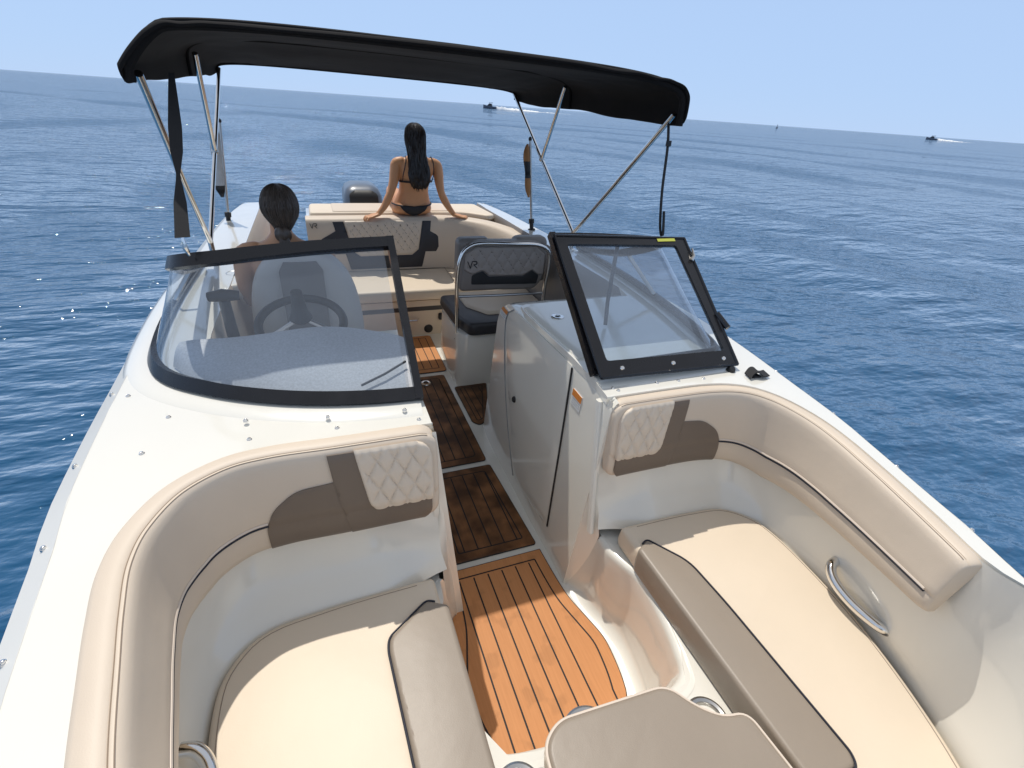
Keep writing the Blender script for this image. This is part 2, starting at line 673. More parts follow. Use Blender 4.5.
def cushion(mb, outline, z0, z1, r=0.02, crown=0.0, step=0.012, zf=None, bulge=0.004):
    """soft slab: outline (x, y), rounded top edge, top gently crowned"""
    o = resample([tuple(p) for p in outline], step)
    if area2(o) < 0:
        o = o[::-1]
    zz = zf or (lambda x, y: 0.0)
    rings = [(0.004, z0), (0.0, z0 + 0.008), (-bulge, (z0 + z1 - r) / 2), (0.0, z1 - r)]
    for k in range(1, 6):
        a = pi / 2 * k / 5
        rings.append((r * (1 - cos(a)), z1 - r + r * sin(a)))
    rows = []
    for d, z in rings:
        q = inset(o, d)
        rows.append([(p[0], p[1], z + zz(p[0], p[1])) for p in q])
    mb.grid(rows, cv=True)
    mb.cap(rows[-1])
    mb.cap(rows[0])
    return rows


def patch(name, poly, mapf, m, parent, step=0.02, h=0.004, r=0.006, rim=0.004, hf=None, label=None, sharp=50):
    """piece of upholstery or trim laid on a surface: poly in (u, v), mapf(u, v, offset) -> point"""
    poly = [tuple(p) for p in poly]
    bm = bmesh.new()
    pl = poly if area2(poly) > 0 else poly[::-1]
    vs = [bm.verts.new((p[0], p[1], 0)) for p in pl]
    bm.faces.new(vs)
    bm.normal_update()
    xs = [p[0] for p in pl]
    ys = [p[1] for p in pl]
    for lo, hi, no in ((min(xs), max(xs), (1, 0, 0)), (min(ys), max(ys), (0, 1, 0))):
        k = max(1, int((hi - lo) / step))
        for i in range(1, k):
            c = lo + (hi - lo) * i / k
            bmesh.ops.bisect_plane(bm, geom=bm.verts[:] + bm.edges[:] + bm.faces[:], dist=1e-6,
                                   plane_co=(c, 0, 0) if no[0] else (0, c, 0), plane_no=no)
    bmesh.ops.remove_doubles(bm, verts=bm.verts, dist=1e-5)
    bm.normal_update()
    bmesh.ops.triangulate(bm, faces=[f for f in bm.faces if len(f.verts) > 4], ngon_method='EAR_CLIP')
    be = [e for e in bm.edges if e.is_boundary]
    bset = {v for e in be for v in e.verts}
    offs = {}
    for v in bm.verts:
        u, w = v.co.x, v.co.y
        if v in bset:
            offs[v] = max(0.0, h - r * 0.6)
        else:
            d = dist_poly((u, w), pl)
            t = min(1, d / r) if r > 0 else 1
            offs[v] = h - r * 0.6 * (1 - sqrt(max(0, 1 - (1 - t) ** 2)))
            if hf:
                offs[v] += hf(u, w) * min(1, d / 0.020)
    ext = bmesh.ops.extrude_edge_only(bm, edges=be)
    for g in ext['geom']:
        if isinstance(g, bmesh.types.BMVert):
            offs[g] = -rim
    for v in bm.verts:
        v.co = Vector(mapf(v.co.x, v.co.y, offs.get(v, 0)))
    bmesh.ops.recalc_face_normals(bm, faces=bm.faces)
    # make sure the top faces look outwards
    me = bpy.data.meshes.new(name)
    bm.to_mesh(me)
    bm.free()
    me.shade_smooth()
    me.set_sharp_from_angle(angle=rad(sharp))
    return link_mesh(name, me, m, parent, label)


def quilt(cell_u, cell_v, amp, u0=0, v0=0):
    def f(u, v):
        a = (u - u0) / cell_u + (v - v0) / cell_v
        b = (u - u0) / cell_u - (v - v0) / cell_v
        da = abs(a - round(a)) * 2
        db = abs(b - round(b)) * 2
        k = min(1, min(da, db) * 1.9)
        return amp * (sqrt(max(0, 1 - (1 - k) ** 2)) * 0.8 + 0.2 * min(da, db)) - amp
    return f


def quilt_lines(poly, cell_u, cell_v, mapf, off, u0=0, v0=0, r=0.0011):
    """stitched diamond lines, clipped to the outline"""
    def inside(p):
        c = False
        for i in range(len(poly)):
            a, b = poly[i - 1], poly[i]
            if (a[1] > p[1]) != (b[1] > p[1]) and p[0] < (b[0] - a[0]) * (p[1] - a[1]) / (b[1] - a[1]) + a[0]:
                c = not c
        return c
    mb = MB()
    us = [p[0] for p in poly]
    vs = [p[1] for p in poly]
    for sgn in (1, -1):
        k0 = -60
        for k in range(-60, 61):
            seg = []
            v = min(vs)
            while v <= max(vs):
                u = u0 + cell_u * (k - sgn * (v - v0) / cell_v)
                if min(us) < u < max(us) and inside((u, v)) and dist_poly((u, v), poly) > 0.006:
                    seg.append(mapf(u, v, off))
                elif len(seg) > 2:
                    mb.tube(seg, r, n=4)
                    seg = []
                else:
                    seg = []
                v += 0.006
            if len(seg) > 2:
                mb.tube(seg, r, n=4)
    return mb


def frame_along(pts, closed=False):
    """2D path -> list of (p, inward-left normal)"""
    n = len(pts)
    out = []
    for i in range(n):
        a = pts[i - 1] if (i > 0 or closed) else pts[i]
        b = pts[(i + 1) % n] if (i < n - 1 or closed) else pts[i]
        t = Vector((b[0] - a[0], b[1] - a[1])).normalized()
        out.append((Vector((pts[i][0], pts[i][1])), Vector((t.y, -t.x))))
    return out


def letters_vr(name, mapf, parent, u, v, s, m):
    """the two-letter mark on the seat backs: V and a stemless R"""
    mb = MB()
    V = [(0, 1), (0.38, 0), (0.62, 0.62)]
    Rr = [(0.74, 0.98), (1.30, 0.98), (1.42, 0.86), (1.42, 0.66), (1.30, 0.52), (0.92, 0.52), (1.42, 0.0)]
    V2 = [(0.38, 0), (0.72, 0.98)]
    for st in (V[:2], V2, Rr):
        d = []
        for (a, b) in zip(st, st[1:]):
            for k in range(5):
                t = k / 4
                d.append(mapf(u + s * (a[0] + (b[0] - a[0]) * t), v + s * (a[1] + (b[1] - a[1]) * t), 0.003))
        dd = [d[0]]
        for p in d[1:]:
            if (Vector(p) - Vector(dd[-1])).length > 1e-5:
                dd.append(p)
        mb.tube(dd, s * 0.07, n=6)
    return mb.build(name, m, parent)


# ------------------------------------------------------------------ sea
def build_sea():
    nr, na = 250, 300
    r0, r1 = 0.6, 40000.0
    rows = []
    waves = []
    for k in range(14):
        lam = 2.6 * (1.22 ** k)
        ang = rad(200 + random.uniform(-38, 38))
        waves.append((2 * pi / lam * cos(ang), 2 * pi / lam * sin(ang), 0.0045 * lam ** 0.7, random.uniform(0, 6.28), lam))
    cx, cy = 0.0, 2.0
    for i in range(nr):
        t = i / (nr - 1)
        r = r0 * (r1 / r0) ** t
        dr = r * (math.log(r1 / r0) / (nr - 1))
        row = []
        for j in range(na):
            a = 2 * pi * j / na
            x, y = cx + r * cos(a), cy + r * sin(a)
            z = SEA_Z
            sp = max(dr, r * 2 * pi / na)
            for kx, ky, am, ph, lam in waves:
                w = max(0.0, min(1.0, (lam / sp - 3) / 3))
                if w > 0:
                    s = sin(kx * x + ky * y + ph)
                    z += am * w * (s + 0.25 * s * s)
            if r > 15000:
                z -= (r - 15000) * 0.0
            row.append((x, y, z))
        rows.append(row)
    mb = MB().grid(rows, cv=True)
    mb.cap(rows[0])
    o = mb.build('sea', M['water'], None, sharp=180)
    tag(o, 'calm deep blue sea with small ripples reaching the horizon', 'sea', kind='structure')


build_sea()

# ------------------------------------------------------------------ the boat: hull and deck
boat = thing('motor_boat', 'white open bow motor boat in the foreground with cream seats and black windscreen', 'boat', (0, 2.4, SEA_Z))

HB_R = [(-1.0, 0.42), (-0.6, 0.62), (-0.2, 0.78), (0.05, 0.85), (0.283, 0.914), (0.387, 0.95), (0.492, 0.975), (0.628, 1.011), (0.71, 1.032), (0.863, 1.07), (1.088, 1.105),
        (1.381, 1.148), (1.7, 1.175), (2.1, 1.188), (2.6, 1.190), (3.0, 1.187), (3.7, 1.18), (4.5, 1.15), (4.95, 1.10)]
HB_L = [(-1.0, 0.52), (-0.6, 0.74), (-0.2, 0.93), (0.3, 1.08), (0.6, 1.135), (0.78, 1.158), (0.947, 1.178), (1.134, 1.205), (1.7, 1.232), (2.16, 1.252), (2.7, 1.256), (3.57, 1.252), (4.5, 1.22), (4.95, 1.17)]
ZT = [(-1.0, 0.85), (0.0, 0.86), (0.3, 0.868), (0.8, 0.88), (1.15, 0.885), (1.5, 0.89), (4.0, 0.865), (5.0, 0.85)]


def hb(y, side=1):
    return sinterp(HB_L if side < 0 else HB_R, y)


def zdeck(x, y):
    d = max(0.0, hb(y, 1 if x >= 0 else -1) - abs(x))
    return interp(ZT, y) - 0.026 * (1 - min(1, d / 0.042)) - 0.008 * (1 - min(1, d / 0.3)) ** 2


# coaming line of the bow cockpit (outer top edge of the back cushions), right-hand side
COAM = {1: [(0.300, 1.168), (0.42, 1.168), (0.58, 1.165), (0.70, 1.158), (0.80, 1.136), (0.876, 1.092), (0.926, 1.02), (0.950, 0.93), (0.955, 0.84), (0.943, 0.738),
            (0.922, 0.644), (0.900, 0.555), (0.865, 0.431), (0.825, 0.299)],
        -1: [(0.300, 1.176), (0.42, 1.178), (0.58, 1.18), (0.74, 1.184), (0.86, 1.162), (0.965, 1.085), (1.022, 0.97), (1.036, 0.86), (1.022, 0.742), (1.002, 0.632),
             (0.972, 0.48), (0.93, 0.32)]}
COAM_FULL = {1: COAM[1] + [(0.842, 0.20), (0.822, 0.08), (0.76, -0.12), (0.60, -0.34), (0.25, -0.50)],
             -1: COAM[-1] + [(0.84, 0.13), (0.68, -0.12), (0.48, -0.32), (0.25, -0.45)]}


def deck_outline():
    """right half of the deck in plan, from the bow round to the transom"""
    outer = [(hb(-0.9 + 0.1 * i) - 0.042, -0.9 + 0.1 * i) for i in range(0, 59)]
    inner = [(1.17, 4.95), (1.0, 4.95), (0.985, 4.60), (0.985, 3.55), (0.985, 2.2), (0.95, 2.06), (0.36, 2.05), (0.325, 2.03), (0.312, 1.95), (0.312, 1.80),
             (0.316, 1.46), (0.312, 1.27), (0.302, 1.18)]
    cf = [tuple(p) for p in catmull(COAM_FULL[1], 60)]
    bow = [(0.0, -0.52), (0.0, -1.25), (0.3, -1.1)]
    return outer + inner + cf + bow


def deck_half(side):
    pl = deck_outline()
    if side < 0:
        # starboard helm: the deck stops at the windscreen, the dash is a piece of its own
        outer = [(hb(-0.9 + 0.1 * i, -1) - 0.042, -0.9 + 0.1 * i) for i in range(0, 59)]
        inner = [(1.17, 4.95), (1.0, 4.95), (0.985, 4.60), (0.985, 3.0), (0.985, 2.0), (0.975, 1.82), (0.93, 1.72), (0.85, 1.60), (0.74, 1.52), (0.5, 1.46), (0.302, 1.43), (0.302, 1.18)]
        cf = [tuple(p) for p in catmull(COAM_FULL[-1], 60)]
        pl = outer + inner + cf + [(0.0, -0.52), (0.0, -1.25), (0.3, -1.1)]

    def mp(u, v, off):
        return (side * u, v, zdeck(side * u, v) + off)
    return pl, mp


for side in (1, -1):
    pl, mp = deck_half(side)
    o = patch('deck', pl, mp, M['gel'], boat, step=0.045, h=0.0, r=0.0, rim=0.03)

# hull sides
mb = MB()
for side in (1, -1):
    rows = []
    ys = [-1.15 + 0.1 * i for i in range(0, 62)]
    for y in ys:
        yy = max(-0.95, min(4.95, y))
        h_ = hb(yy, side)
        if y < -0.95:
            h_ = 0.28
        z = zdeck(side * h_, yy)
        rows.append([(side * (h_ - 0.043), y, zdeck(side * (h_ - 0.043), yy) + 0.0005), (side * (h_ - 0.004), y, z + 0.0), (side * (h_ + 0.010), y, z - 0.010), (side * (h_ + 0.016), y, z - 0.03),
                     (side * (h_ + 0.012), y, z - 0.075), (side * (h_ + 0.03), y, z - 0.085), (side * (h_ + 0.034), y, z - 0.105),
                     (side * (h_ + 0.03), y, z - 0.125), (side * (h_ + 0.012), y, z - 0.13), (side * (h_ - 0.05), y, 0.35), (side * (h_ - 0.14), y, -0.1), (side * (h_ - 0.25), y, -0.3)])
    mb.grid(rows)
mb.grid([[(x, 4.95, z) for x in (-1.18, -1.0, -0.62, 0, 0.62, 1.0, 1.18)] for z in (-0.3, 0.1, 0.4)])
mb.build('hull', M['hull'], boat, sharp=24)

# cockpit sole
MB().grid([[(x, y, 0.0) for x in (-0.99, -0.5, 0, 0.5, 0.99)] for y in (0.2, 1.0, 2.0, 3.0, 4.0, 4.9)]).build('cockpit_sole', M['gel'], boat)

# ------------------------------------------------------------------ bow cockpit liner and pads
NP = 110
COAM_PTS = {q: catmull(COAM[q], NP) for q in (1, -1)}
COAM_FR = {q: frame_along(COAM_PTS[q]) for q in (1, -1)}        # normal points to the right of travel: inwards
PAD_PROF = [(-0.004, -0.02), (-0.003, -0.006), (0.002, 0.003), (0.010, 0.008), (0.030, 0.009), (0.046, 0.0075), (0.050, 0.004), (0.054, 0.0065), (0.062, 0.003), (0.069, -0.006),
            (0.0735, -0.022), (0.077, -0.05), (0.083, -0.10), (0.090, -0.150), (0.094, -0.176), (0.0925, -0.190), (0.089, -0.195),
            (0.0915, -0.205), (0.094, -0.23), (0.092, -0.262), (0.087, -0.281), (0.078, -0.288), (0.055, -0.289)]
COAM_LEN = {}
for q in (1, -1):
    COAM_LEN[q] = [0.0]
    for a, b in zip(COAM_PTS[q], COAM_PTS[q][1:]):
        COAM_LEN[q].append(COAM_LEN[q][-1] + (b - a).length)
OSC = {1: 0.86, -1: 1.0}          # the right-hand pad is a little slimmer


def ztop(y, side=-1):
    return interp(ZT, y) - (0.012 if side > 0 else 0.0)


def taper(u, side):
    """the pad gets lower towards its forward end"""
    return 1.0 - 0.40 * max(0.0, min(1.0, (u - 0.75) / (COAM_LEN[side][-1] - 0.75)))


def coam_at(u, side):
    """point and inward normal at length u along the coaming"""
    L = COAM_LEN[side]
    u = max(0.0, min(L[-1], u))
    i = 0
    while i < NP - 2 and L[i + 1] < u:
        i += 1
    t = (u - L[i]) / (L[i + 1] - L[i])
    fr_ = COAM_FR[side]
    return fr_[i][0].lerp(fr_[i + 1][0], t), fr_[i][1].lerp(fr_[i + 1][1], t).normalized()


def end_round(u, side):
    """1 along the pad, falling to 0 at its two ends: rounds the corners"""
    e1 = COAM_LEN[side][-1] - u
    k1 = min(1.0, max(0.0, u) / 0.05)
    k2 = min(1.0, max(0.0, e1) / 0.03)
    return sqrt(max(0, 1 - (1 - k1) ** 2)), sqrt(max(0, 1 - (1 - k2) ** 2))


PROF_FACE = [(o, z) for o, z in PAD_PROF[8:]]
_pl = [0.0]
for a, b in zip(PROF_FACE, PROF_FACE[1:]):
    _pl.append(_pl[-1] + sqrt((a[0] - b[0]) ** 2 + (a[1] - b[1]) ** 2))


def pad_surface(side):
    def f(u, v, off):
        """u along the coaming, v down the face in metres"""
        p, n = coam_at(u, side)
        i = 0
        while i < len(_pl) - 2 and _pl[i + 1] < v:
            i += 1
        t = min(1.2, max(-0.2, (v - _pl[i]) / (_pl[i + 1] - _pl[i])))
        o = PROF_FACE[i][0] + (PROF_FACE[i + 1][0] - PROF_FACE[i][0]) * t
        z = PROF_FACE[i][1] + (PROF_FACE[i + 1][1] - PROF_FACE[i][1]) * t
        do = PROF_FACE[i + 1][0] - PROF_FACE[i][0]
        dz = PROF_FACE[i + 1][1] - PROF_FACE[i][1]
        L = sqrt(do * do + dz * dz)
        no, nz = -dz / L, do / L
        # straight front part: one flat face, no groove
        o += no * off
        z += nz * off
        q = p + n * (o * OSC[side])
        ka, kb = end_round(u, side)
        z = z * taper(u, side) if z < 0 else z
        z = -0.14 + (z + 0.14) * (0.70 + 0.30 * ka) * (0.92 + 0.08 * kb)
        return (side * q.x, q.y, ztop(p.y, side) + z)
    return f


def build_bow_backrest(side, label):
    t = thing('bow_cushion', label, 'cushion', (side * 0.9, 0.8, 0.6))
    mb = MB()
    rows = []
    us = [0.0, 0.002, 0.005, 0.009, 0.014, 0.02, 0.027, 0.035, 0.045] + [0.055 + (COAM_LEN[side][-1] - 0.11) * k / 100 for k in range(101)]
    us += [COAM_LEN[side][-1] - d for d in (0.04, 0.03, 0.022, 0.015, 0.009, 0.004, 0.001, 0.0)]
    for u in us:
        p, n = coam_at(u, side)
        ka, kb = end_round(u, side)
        k_ = min(1.0, u / 0.02, (COAM_LEN[side][-1] - u) / 0.03)
        k_ = sqrt(max(0, 1 - (1 - k_) ** 2))
        row = []
        for o, z in PAD_PROF:
            oo = (0.045 + (o - 0.045) * (0.75 + 0.25 * k_)) * OSC[side]
            zz = z * taper(u, side) if z < 0 else z
            zz = -0.14 + (zz + 0.14) * (0.70 + 0.30 * ka) * (0.92 + 0.08 * kb)
            q = p + n * oo
            row.append((side * q.x, q.y, ztop(p.y, side) + zz))
        rows.append(row)
    mb.grid(rows)
    mb.cap(rows[0])
    mb.cap(rows[-1])
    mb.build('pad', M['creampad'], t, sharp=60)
    # dark welt in the groove, ends at the taupe panel
    f = pad_surface(side)
    u_pan = 0.485
    pts = []
    u = u_pan
    vpip = [_pl[k_] for k_ in range(len(PROF_FACE)) if PROF_FACE[k_][1] < -0.192][0] - 0.003
    while u < COAM_LEN[side][-1] - 0.02:
        pts.append(f(u, vpip, 0.001))
        u += 0.012
    MB().tube(pts, 0.0055, n=6).build('welt', M['piping'], t)
    pts = []
    u = u_pan
    while u < COAM_LEN[side][-1] - 0.02:
        pts.append(f(u, vpip - 0.0075, 0.0))
        u += 0.012
    MB().tube(pts, 0.0042, n=6).build('cream_welt', M['pipecream'], t)
    # seam on the top roll
    for oo, zz, mm in ((0.0505, 0.0048, 'stitch'), (0.0585, 0.0056, 'stitch')):
        pts = []
        for u in us[6:-4]:
            p, n = coam_at(u, side)
            ka, kb = end_round(u, side)
            q = p + n * (oo * OSC[side])
            pts.append((side * q.x, q.y, ztop(p.y, side) - 0.14 + (zz + 0.14) * (0.70 + 0.30 * ka) * (0.92 + 0.08 * kb)))
        MB().tube(pts, 0.0011, n=4).build('top_seam', M[mm], t)
    # taupe panels and the quilted end panel on the face towards the bow
    vmax = _pl[-2] - 0.004
    taupe = round_poly([(0.008, 0.012), (0.318, 0.006), (0.335, 0.115), (0.335, vmax), (0.012, vmax)], [0.02, 0.0, 0.0, 0, 0.04])
    shoulder = round_poly([(0.288, 0.098), (0.39, 0.108), (0.465, 0.155), (0.492, 0.215), (0.492, vmax), (0.255, vmax)], [0.0, 0.03, 0.04, 0.02, 0.0, 0.0])
    strap = [(0.20, 0.012), (0.29, 0.006), (0.337, 0.105), (0.337, vmax), (0.012, vmax), (0.009, 0.19), (0.15, 0.186), (0.185, 0.17)]
    strap = [(0.205, 0.012), (0.300, 0.012), (0.292, 0.10), (0.262, vmax)] + [(0.07 - 0.045 * sin(a), vmax - 0.045 + 0.045 * cos(a)) for a in [pi / 2 * k / 6 for k in range(7)]] + [(0.025, 0.19)]
    patch('taupe_panel', strap, f, M['taupedark'], t, step=0.012, h=0.0085, r=0.003, rim=0.008)
    patch('shoulder_panel', shoulder, f, M['taupedark'], t, step=0.012, h=0.0055, r=0.002, rim=0.008)
    qp = round_poly([(0.019, 0.010), (0.232, 0.010), (0.202, 0.212), (0.019, 0.212)], [0.055, 0.0, 0.045, 0.004])
    patch('quilted_panel', qp, f, M['quilt'], t, step=0.0042, h=0.019, r=0.012, rim=0.006, hf=quilt(0.050, 0.094, 0.0105))
    ql = quilt_lines([tuple(p) for p in qp], 0.050, 0.094, f, 0.0096, u0=0.0022, r=0.0011)
    q2 = quilt_lines([tuple(p) for p in qp], 0.050, 0.094, f, 0.0096, u0=-0.0022, r=0.0011)
    b_ = len(ql.v)
    ql.v += q2.v
    ql.f += [tuple(i + b_ for i in fc) for fc in q2.f]
    ql.build('quilt_stitching', M['stitch'], t)
    return t


build_bow_backrest(1, 'cream wraparound bow backrest with quilted end, on the side of the open black windscreen door')
build_bow_backrest(-1, 'cream wraparound bow backrest with quilted end, in front of the curved helm windscreen')

# liner: from under the pads down to the seat
SEATB = [(0.372, 1.012), (0.50, 1.012), (0.64, 1.006), (0.78, 0.985), (0.862, 0.90), (0.888, 0.79), (0.882, 0.62), (0.855, 0.44), (0.80, 0.24), (0.73, 0.08), (0.62, -0.12), (0.45, -0.30), (0.25, -0.40)]
for side in (1, -1):
    A = catmull(COAM_FULL[side], 120)
    fa = frame_along(A)
    B = [Vector((p.x + (0.056 if side < 0 else 0.012) * max(0, min(1, (p.x - 0.5) / 0.3)), p.y)) for p in catmull([(0.30, 1.085), (0.36, 1.07), (0.44, 1.04)] + SEATB[1:], 120)]
    rows = []
    for i in range(120):
        p, n = fa[i]
        zt = ztop(p.y)
        # right under the pads the wall is set back; beyond the pad it sweeps softly down
        uend = max(0.0, min(1.0, (i / 119.0 - 0.56) / 0.12))
        b = B[i]
        row = []
        for k in range(9):
            s = k / 8
            e = s * s * (3 - 2 * s)
            o0 = p + n * 0.012
            # upper point
            zu = zt - 0.004
            st = 1 - (1 - s) ** 2.4
            q_ = o0.lerp(b, (0.42 * s + 0.58 * s ** 3) * (1 - uend) + s * uend)
            z = zu + (0.425 - zu) * ((1 - (1 - s) ** 1.35) * (1 - uend) + (s ** 0.8) * uend)
            row.append((side * q_.x, q_.y, z))
        c = Vector((b.x, b.y))
        row.append((side * (b.x - 0.012), b.y - 0.03, 0.372))
        rows.append(row)
    # return face that closes the liner against the aisle wall
    col = rows[0][:-1] + [(side * 0.300, 1.055, 0.330), (side * 0.286, 1.075, 0.20), (side * 0.262, 1.098, 0.09), (side * 0.236, 1.125, 0.0)]
    ret = []
    for q in col:
        tt = max(0.0, min(1.0, 1 - q[2] / (interp(ZT, 1.13) - 0.012)))
        xa = 0.300 + (0.228 - 0.300) * tt ** 1.1
        ret.append([q, (side * (q[0] * side * 0.5 + xa * 0.5 + 0.004), (q[1] + 1.13) / 2 - 0.006, q[2]), (side * (xa + 0.002), 1.131, q[2])])
    MB().grid(ret).build('aisle_return', M['gel'], boat, sharp=60)
    MB().grid(rows).build('bow_liner', M['gel'], boat, sharp=60)

# ------------------------------------------------------------------ bow seats
SEAT_R = [(0.345, 1.004), (0.50, 1.002), (0.64, 0.994), (0.768, 0.972), (0.85, 0.89), (0.874, 0.79), (0.868, 0.62), (0.842, 0.44), (0.785, 0.24), (0.715, 0.07), (0.60, -0.13), (0.45, -0.28), (0.36, -0.30)]


def build_bow_seat(side, label):
    t = thing('bow_seat_cushion', label, 'seat cushion', (side * 0.6, 0.6, 0.34))
    ol = [(p.x + (0.058 * max(0, min(1, (p.x - 0.5) / 0.3)) if side < 0 else 0.012 * max(0, min(1, (p.x - 0.5) / 0.3))), p.y) for p in catmull(SEAT_R, 70)]
    ol = ol + [(0.352, -0.28), (0.350, 0.5), (0.343, 0.97)]
    ol = round_poly(ol, [0.0] * 0 + [0.025 if i in (0, len(ol) - 1) else 0.0 for i in range(len(ol))])
    mb = MB()
    cushion(mb, [(side * p[0], p[1]) for p in ol], 0.335, 0.425, r=0.022, crown=0.006)
    mb.build('seat_pad', M['cream'], t, sharp=60)
    # taupe bolster along the aisle
    tp = [(0.338, 0.885), (0.395, 0.915), (0.478, 0.79), (0.487, 0.62), (0.487, 0.20), (0.472, 0.175), (0.338, 0.175)]
    if side < 0:
        tp = [(0.326, 0.885), (0.385, 0.917), (0.505, 0.835), (0.512, 0.80), (0.496, 0.50), (0.49, 0.22), (0.47, 0.19), (0.326, 0.19)]
    tp = round_poly(tp, [0.01, 0.015, 0.04, 0.05, 0.03, 0.02, 0.012] if side > 0 else [0.01, 0.015, 0.02, 0.03, 0.03, 0.03, 0.02, 0.012])
    mb = MB()
    rows = cushion(mb, [(side * p[0], p[1]) for p in tp], 0.332, 0.4385, r=0.014, crown=0.002, bulge=0.002)
    mb.build('aisle_bolster', M['taupe'], t, sharp=60)
    # welt round the bolster
    q = resample([tuple(p) for p in tp], 0.012)
    if area2(q) < 0:
        q = q[::-1]
    q = inset(q, -0.0015)
    pts = [(side * p[0], p[1], 0.4325) for p in q if p[0] > 0.36]
    k = max(range(len(pts)), key=lambda i: (Vector(pts[i]) - Vector(pts[i - 1])).length)
    pts = pts[k:] + pts[:k]
    MB().tube(pts, 0.0032, n=6).build('welt', M['piping'], t)
    # seam a little inside the cushion edge
    q = resample(ol, 0.015)
    if area2(q) < 0:
        q = q[::-1]
    q1 = [p for p in inset(q, 0.021) if p[0] > 0.40]
    k = max(range(len(q1)), key=lambda i: (q1[i] - q1[i - 1]).length)
    q1 = q1[k:] + q1[:k]
    MB().tube([(side * p[0], p[1], 0.4255) for p in q1], 0.0012, n=4).build('edge_seam', M['stitch'], t)
    return t


build_bow_seat(1, 'long cream bow seat cushion with taupe aisle bolster beside the curved chrome grab rail')
build_bow_seat(-1, 'cream bow seat cushion with taupe aisle bolster in front of the helm windscreen')

# seat bases and the moulded footwell between them
FLOOR_E = [(0.229, 1.145), (0.229, 1.12), (0.232, 1.06), (0.250, 0.95), (0.272, 0.86), (0.272, 0.78), (0.262, 0.70), (0.235, 0.625), (0.17, 0.585), (0.08, 0.575), (0.0, 0.573)]
RIM_E = [(0.297, 1.075), (0.297, 1.04), (0.300, 0.98), (0.316, 0.92), (0.336, 0.86), (0.338, 0.79), (0.326, 0.70), (0.302, 0.60), (0.265, 0.53), (0.14, 0.50), (0.0, 0.495)]
for side in (1, -1):
    F = [Vector((p.x + (0.040 if side < 0 else 0.0) * min(1, p.x / 0.2), p.y)) for p in catmull(FLOOR_E, 70)]
    G = [Vector((p.x + (0.034 if side < 0 else 0.0) * min(1, p.x / 0.2), p.y)) for p in catmull(RIM_E, 70)]
    rows = []
    # start on the return face of the liner so that the two meet along one edge
    first = []
    for k in range(11):
        z = 0.305 * ((k / 10) ** 1.9)
        first.append((side * interp([(0, 0.236), (0.09, 0.262), (0.20, 0.286), (0.33, 0.300)], z), interp([(0, 1.125), (0.09, 1.098), (0.20, 1.075), (0.33, 1.055)], z), z))
    rows.append(first + [(side * 0.300, 1.055, 0.319), (side * 0.304, 1.055, 0.328), (side * 0.32, 1.06, 0.330)])
    for i in range(3, 70):
        a, b = F[i], G[i]
        row = []
        for k in range(11):
            s = k / 10
            w = s ** 0.55 if s > 0 else 0
            w = 0.24 * s + 0.76 * (1 - (1 - min(1.0, s / 0.42)) ** 2)
            z = 0.305 * (s ** 1.9)
            q = a.lerp(b, w)
            row.append((side * q.x, q.y, z))
        # rounded rim
        d = (b - a).normalized()
        for o, z in ((0.006, 0.319), (0.018, 0.328), (0.05, 0.330)):
            q = b + d * o
            row.append((side * q.x, q.y, z))
        rows.append(row)
    MB().grid(rows).build('footwell', M['gel'], boat, sharp=60)
    # seat shelf under the cushion
    pl = [(0.312, 1.105), (0.5, 1.10), (0.72, 1.075), (0.90, 0.98), (0.955, 0.82), (0.94, 0.55), (0.87, 0.28), (0.78, 0.08), (0.64, -0.16), (0.42, -0.36), (0.30, -0.42), (0.0, -0.42), (0.0, 0.47), (0.13, 0.475), (0.272, 0.505), (0.318, 0.59), (0.345, 0.70), (0.357, 0.79), (0.354, 0.87), (0.333, 0.93), (0.318, 0.985), (0.312, 1.075)]

    def mpf(u, v, off, side=side):
        return (side * u, v, 0.329 + off)
    patch('seat_shelf', pl, mpf, M['gel'], boat, step=0.08, h=0.0, r=0.0, rim=0.02)
# filler cushion over the step at the very front
t = thing('bow_filler_cushion', 'taupe bow filler cushion with pale piping between the two bow seats', 'cushion', (0.0, 0.2, 0.40))
ol = round_poly([(-0.212, 0.445), (-0.160, 0.481), (0.137, 0.464), (0.176, 0.40), (0.226, 0.355), (0.290, 0.345), (0.300, 0.20), (0.31, -0.2), (-0.30, -0.2), (-0.235, 0.20)],
                [0.03, 0.04, 0.04, 0.03, 0.04, 0.03, 0, 0, 0, 0])
mb = MB()
cushion(mb, ol, 0.395, 0.472, r=0.012, crown=0.004)
mb.build('top_pad', M['taupe'], t, sharp=60)
q = resample([tuple(p) for p in ol], 0.012)
if area2(q) < 0:
    q = q[::-1]
q = inset(q, -0.002)
MB().tube([(p[0], p[1], 0.4625) for p in q] + [(q[0][0], q[0][1], 0.4625)], 0.0045, n=6, caps=False).build('piping', M['pipecream'], t)
mb = MB()
rows = [[(p[0], p[1], z) for p in inset(q, d)] for d, z in ((0.004, 0.385), (0.0, 0.40), (-0.003, 0.43), (0.0008, 0.459))]
mb.grid(rows, cv=True)
mb.build('side_band', M['cream'], t)

# cup holders in the mouldings
for (x, y, z, r) in ((-0.06, 0.474, 0.338, 0.060), (0.262, 0.405, 0.334, 0.046), (-0.272, 0.43, 0.334, 0.046)):
    c = MB().lathe([(r - 0.012, -0.07), (r - 0.008, -0.002), (r - 0.004, 0.004), (r + 0.004, 0.006), (r + 0.010, 0.003), (r + 0.011, -0.003)], (x, y, z), n=36, capends=False)
    c.lathe([(0.001, -0.065), (r - 0.012, -0.065)], (x, y, z), n=36)
    c.build('cup_holder', M['steel'], boat)

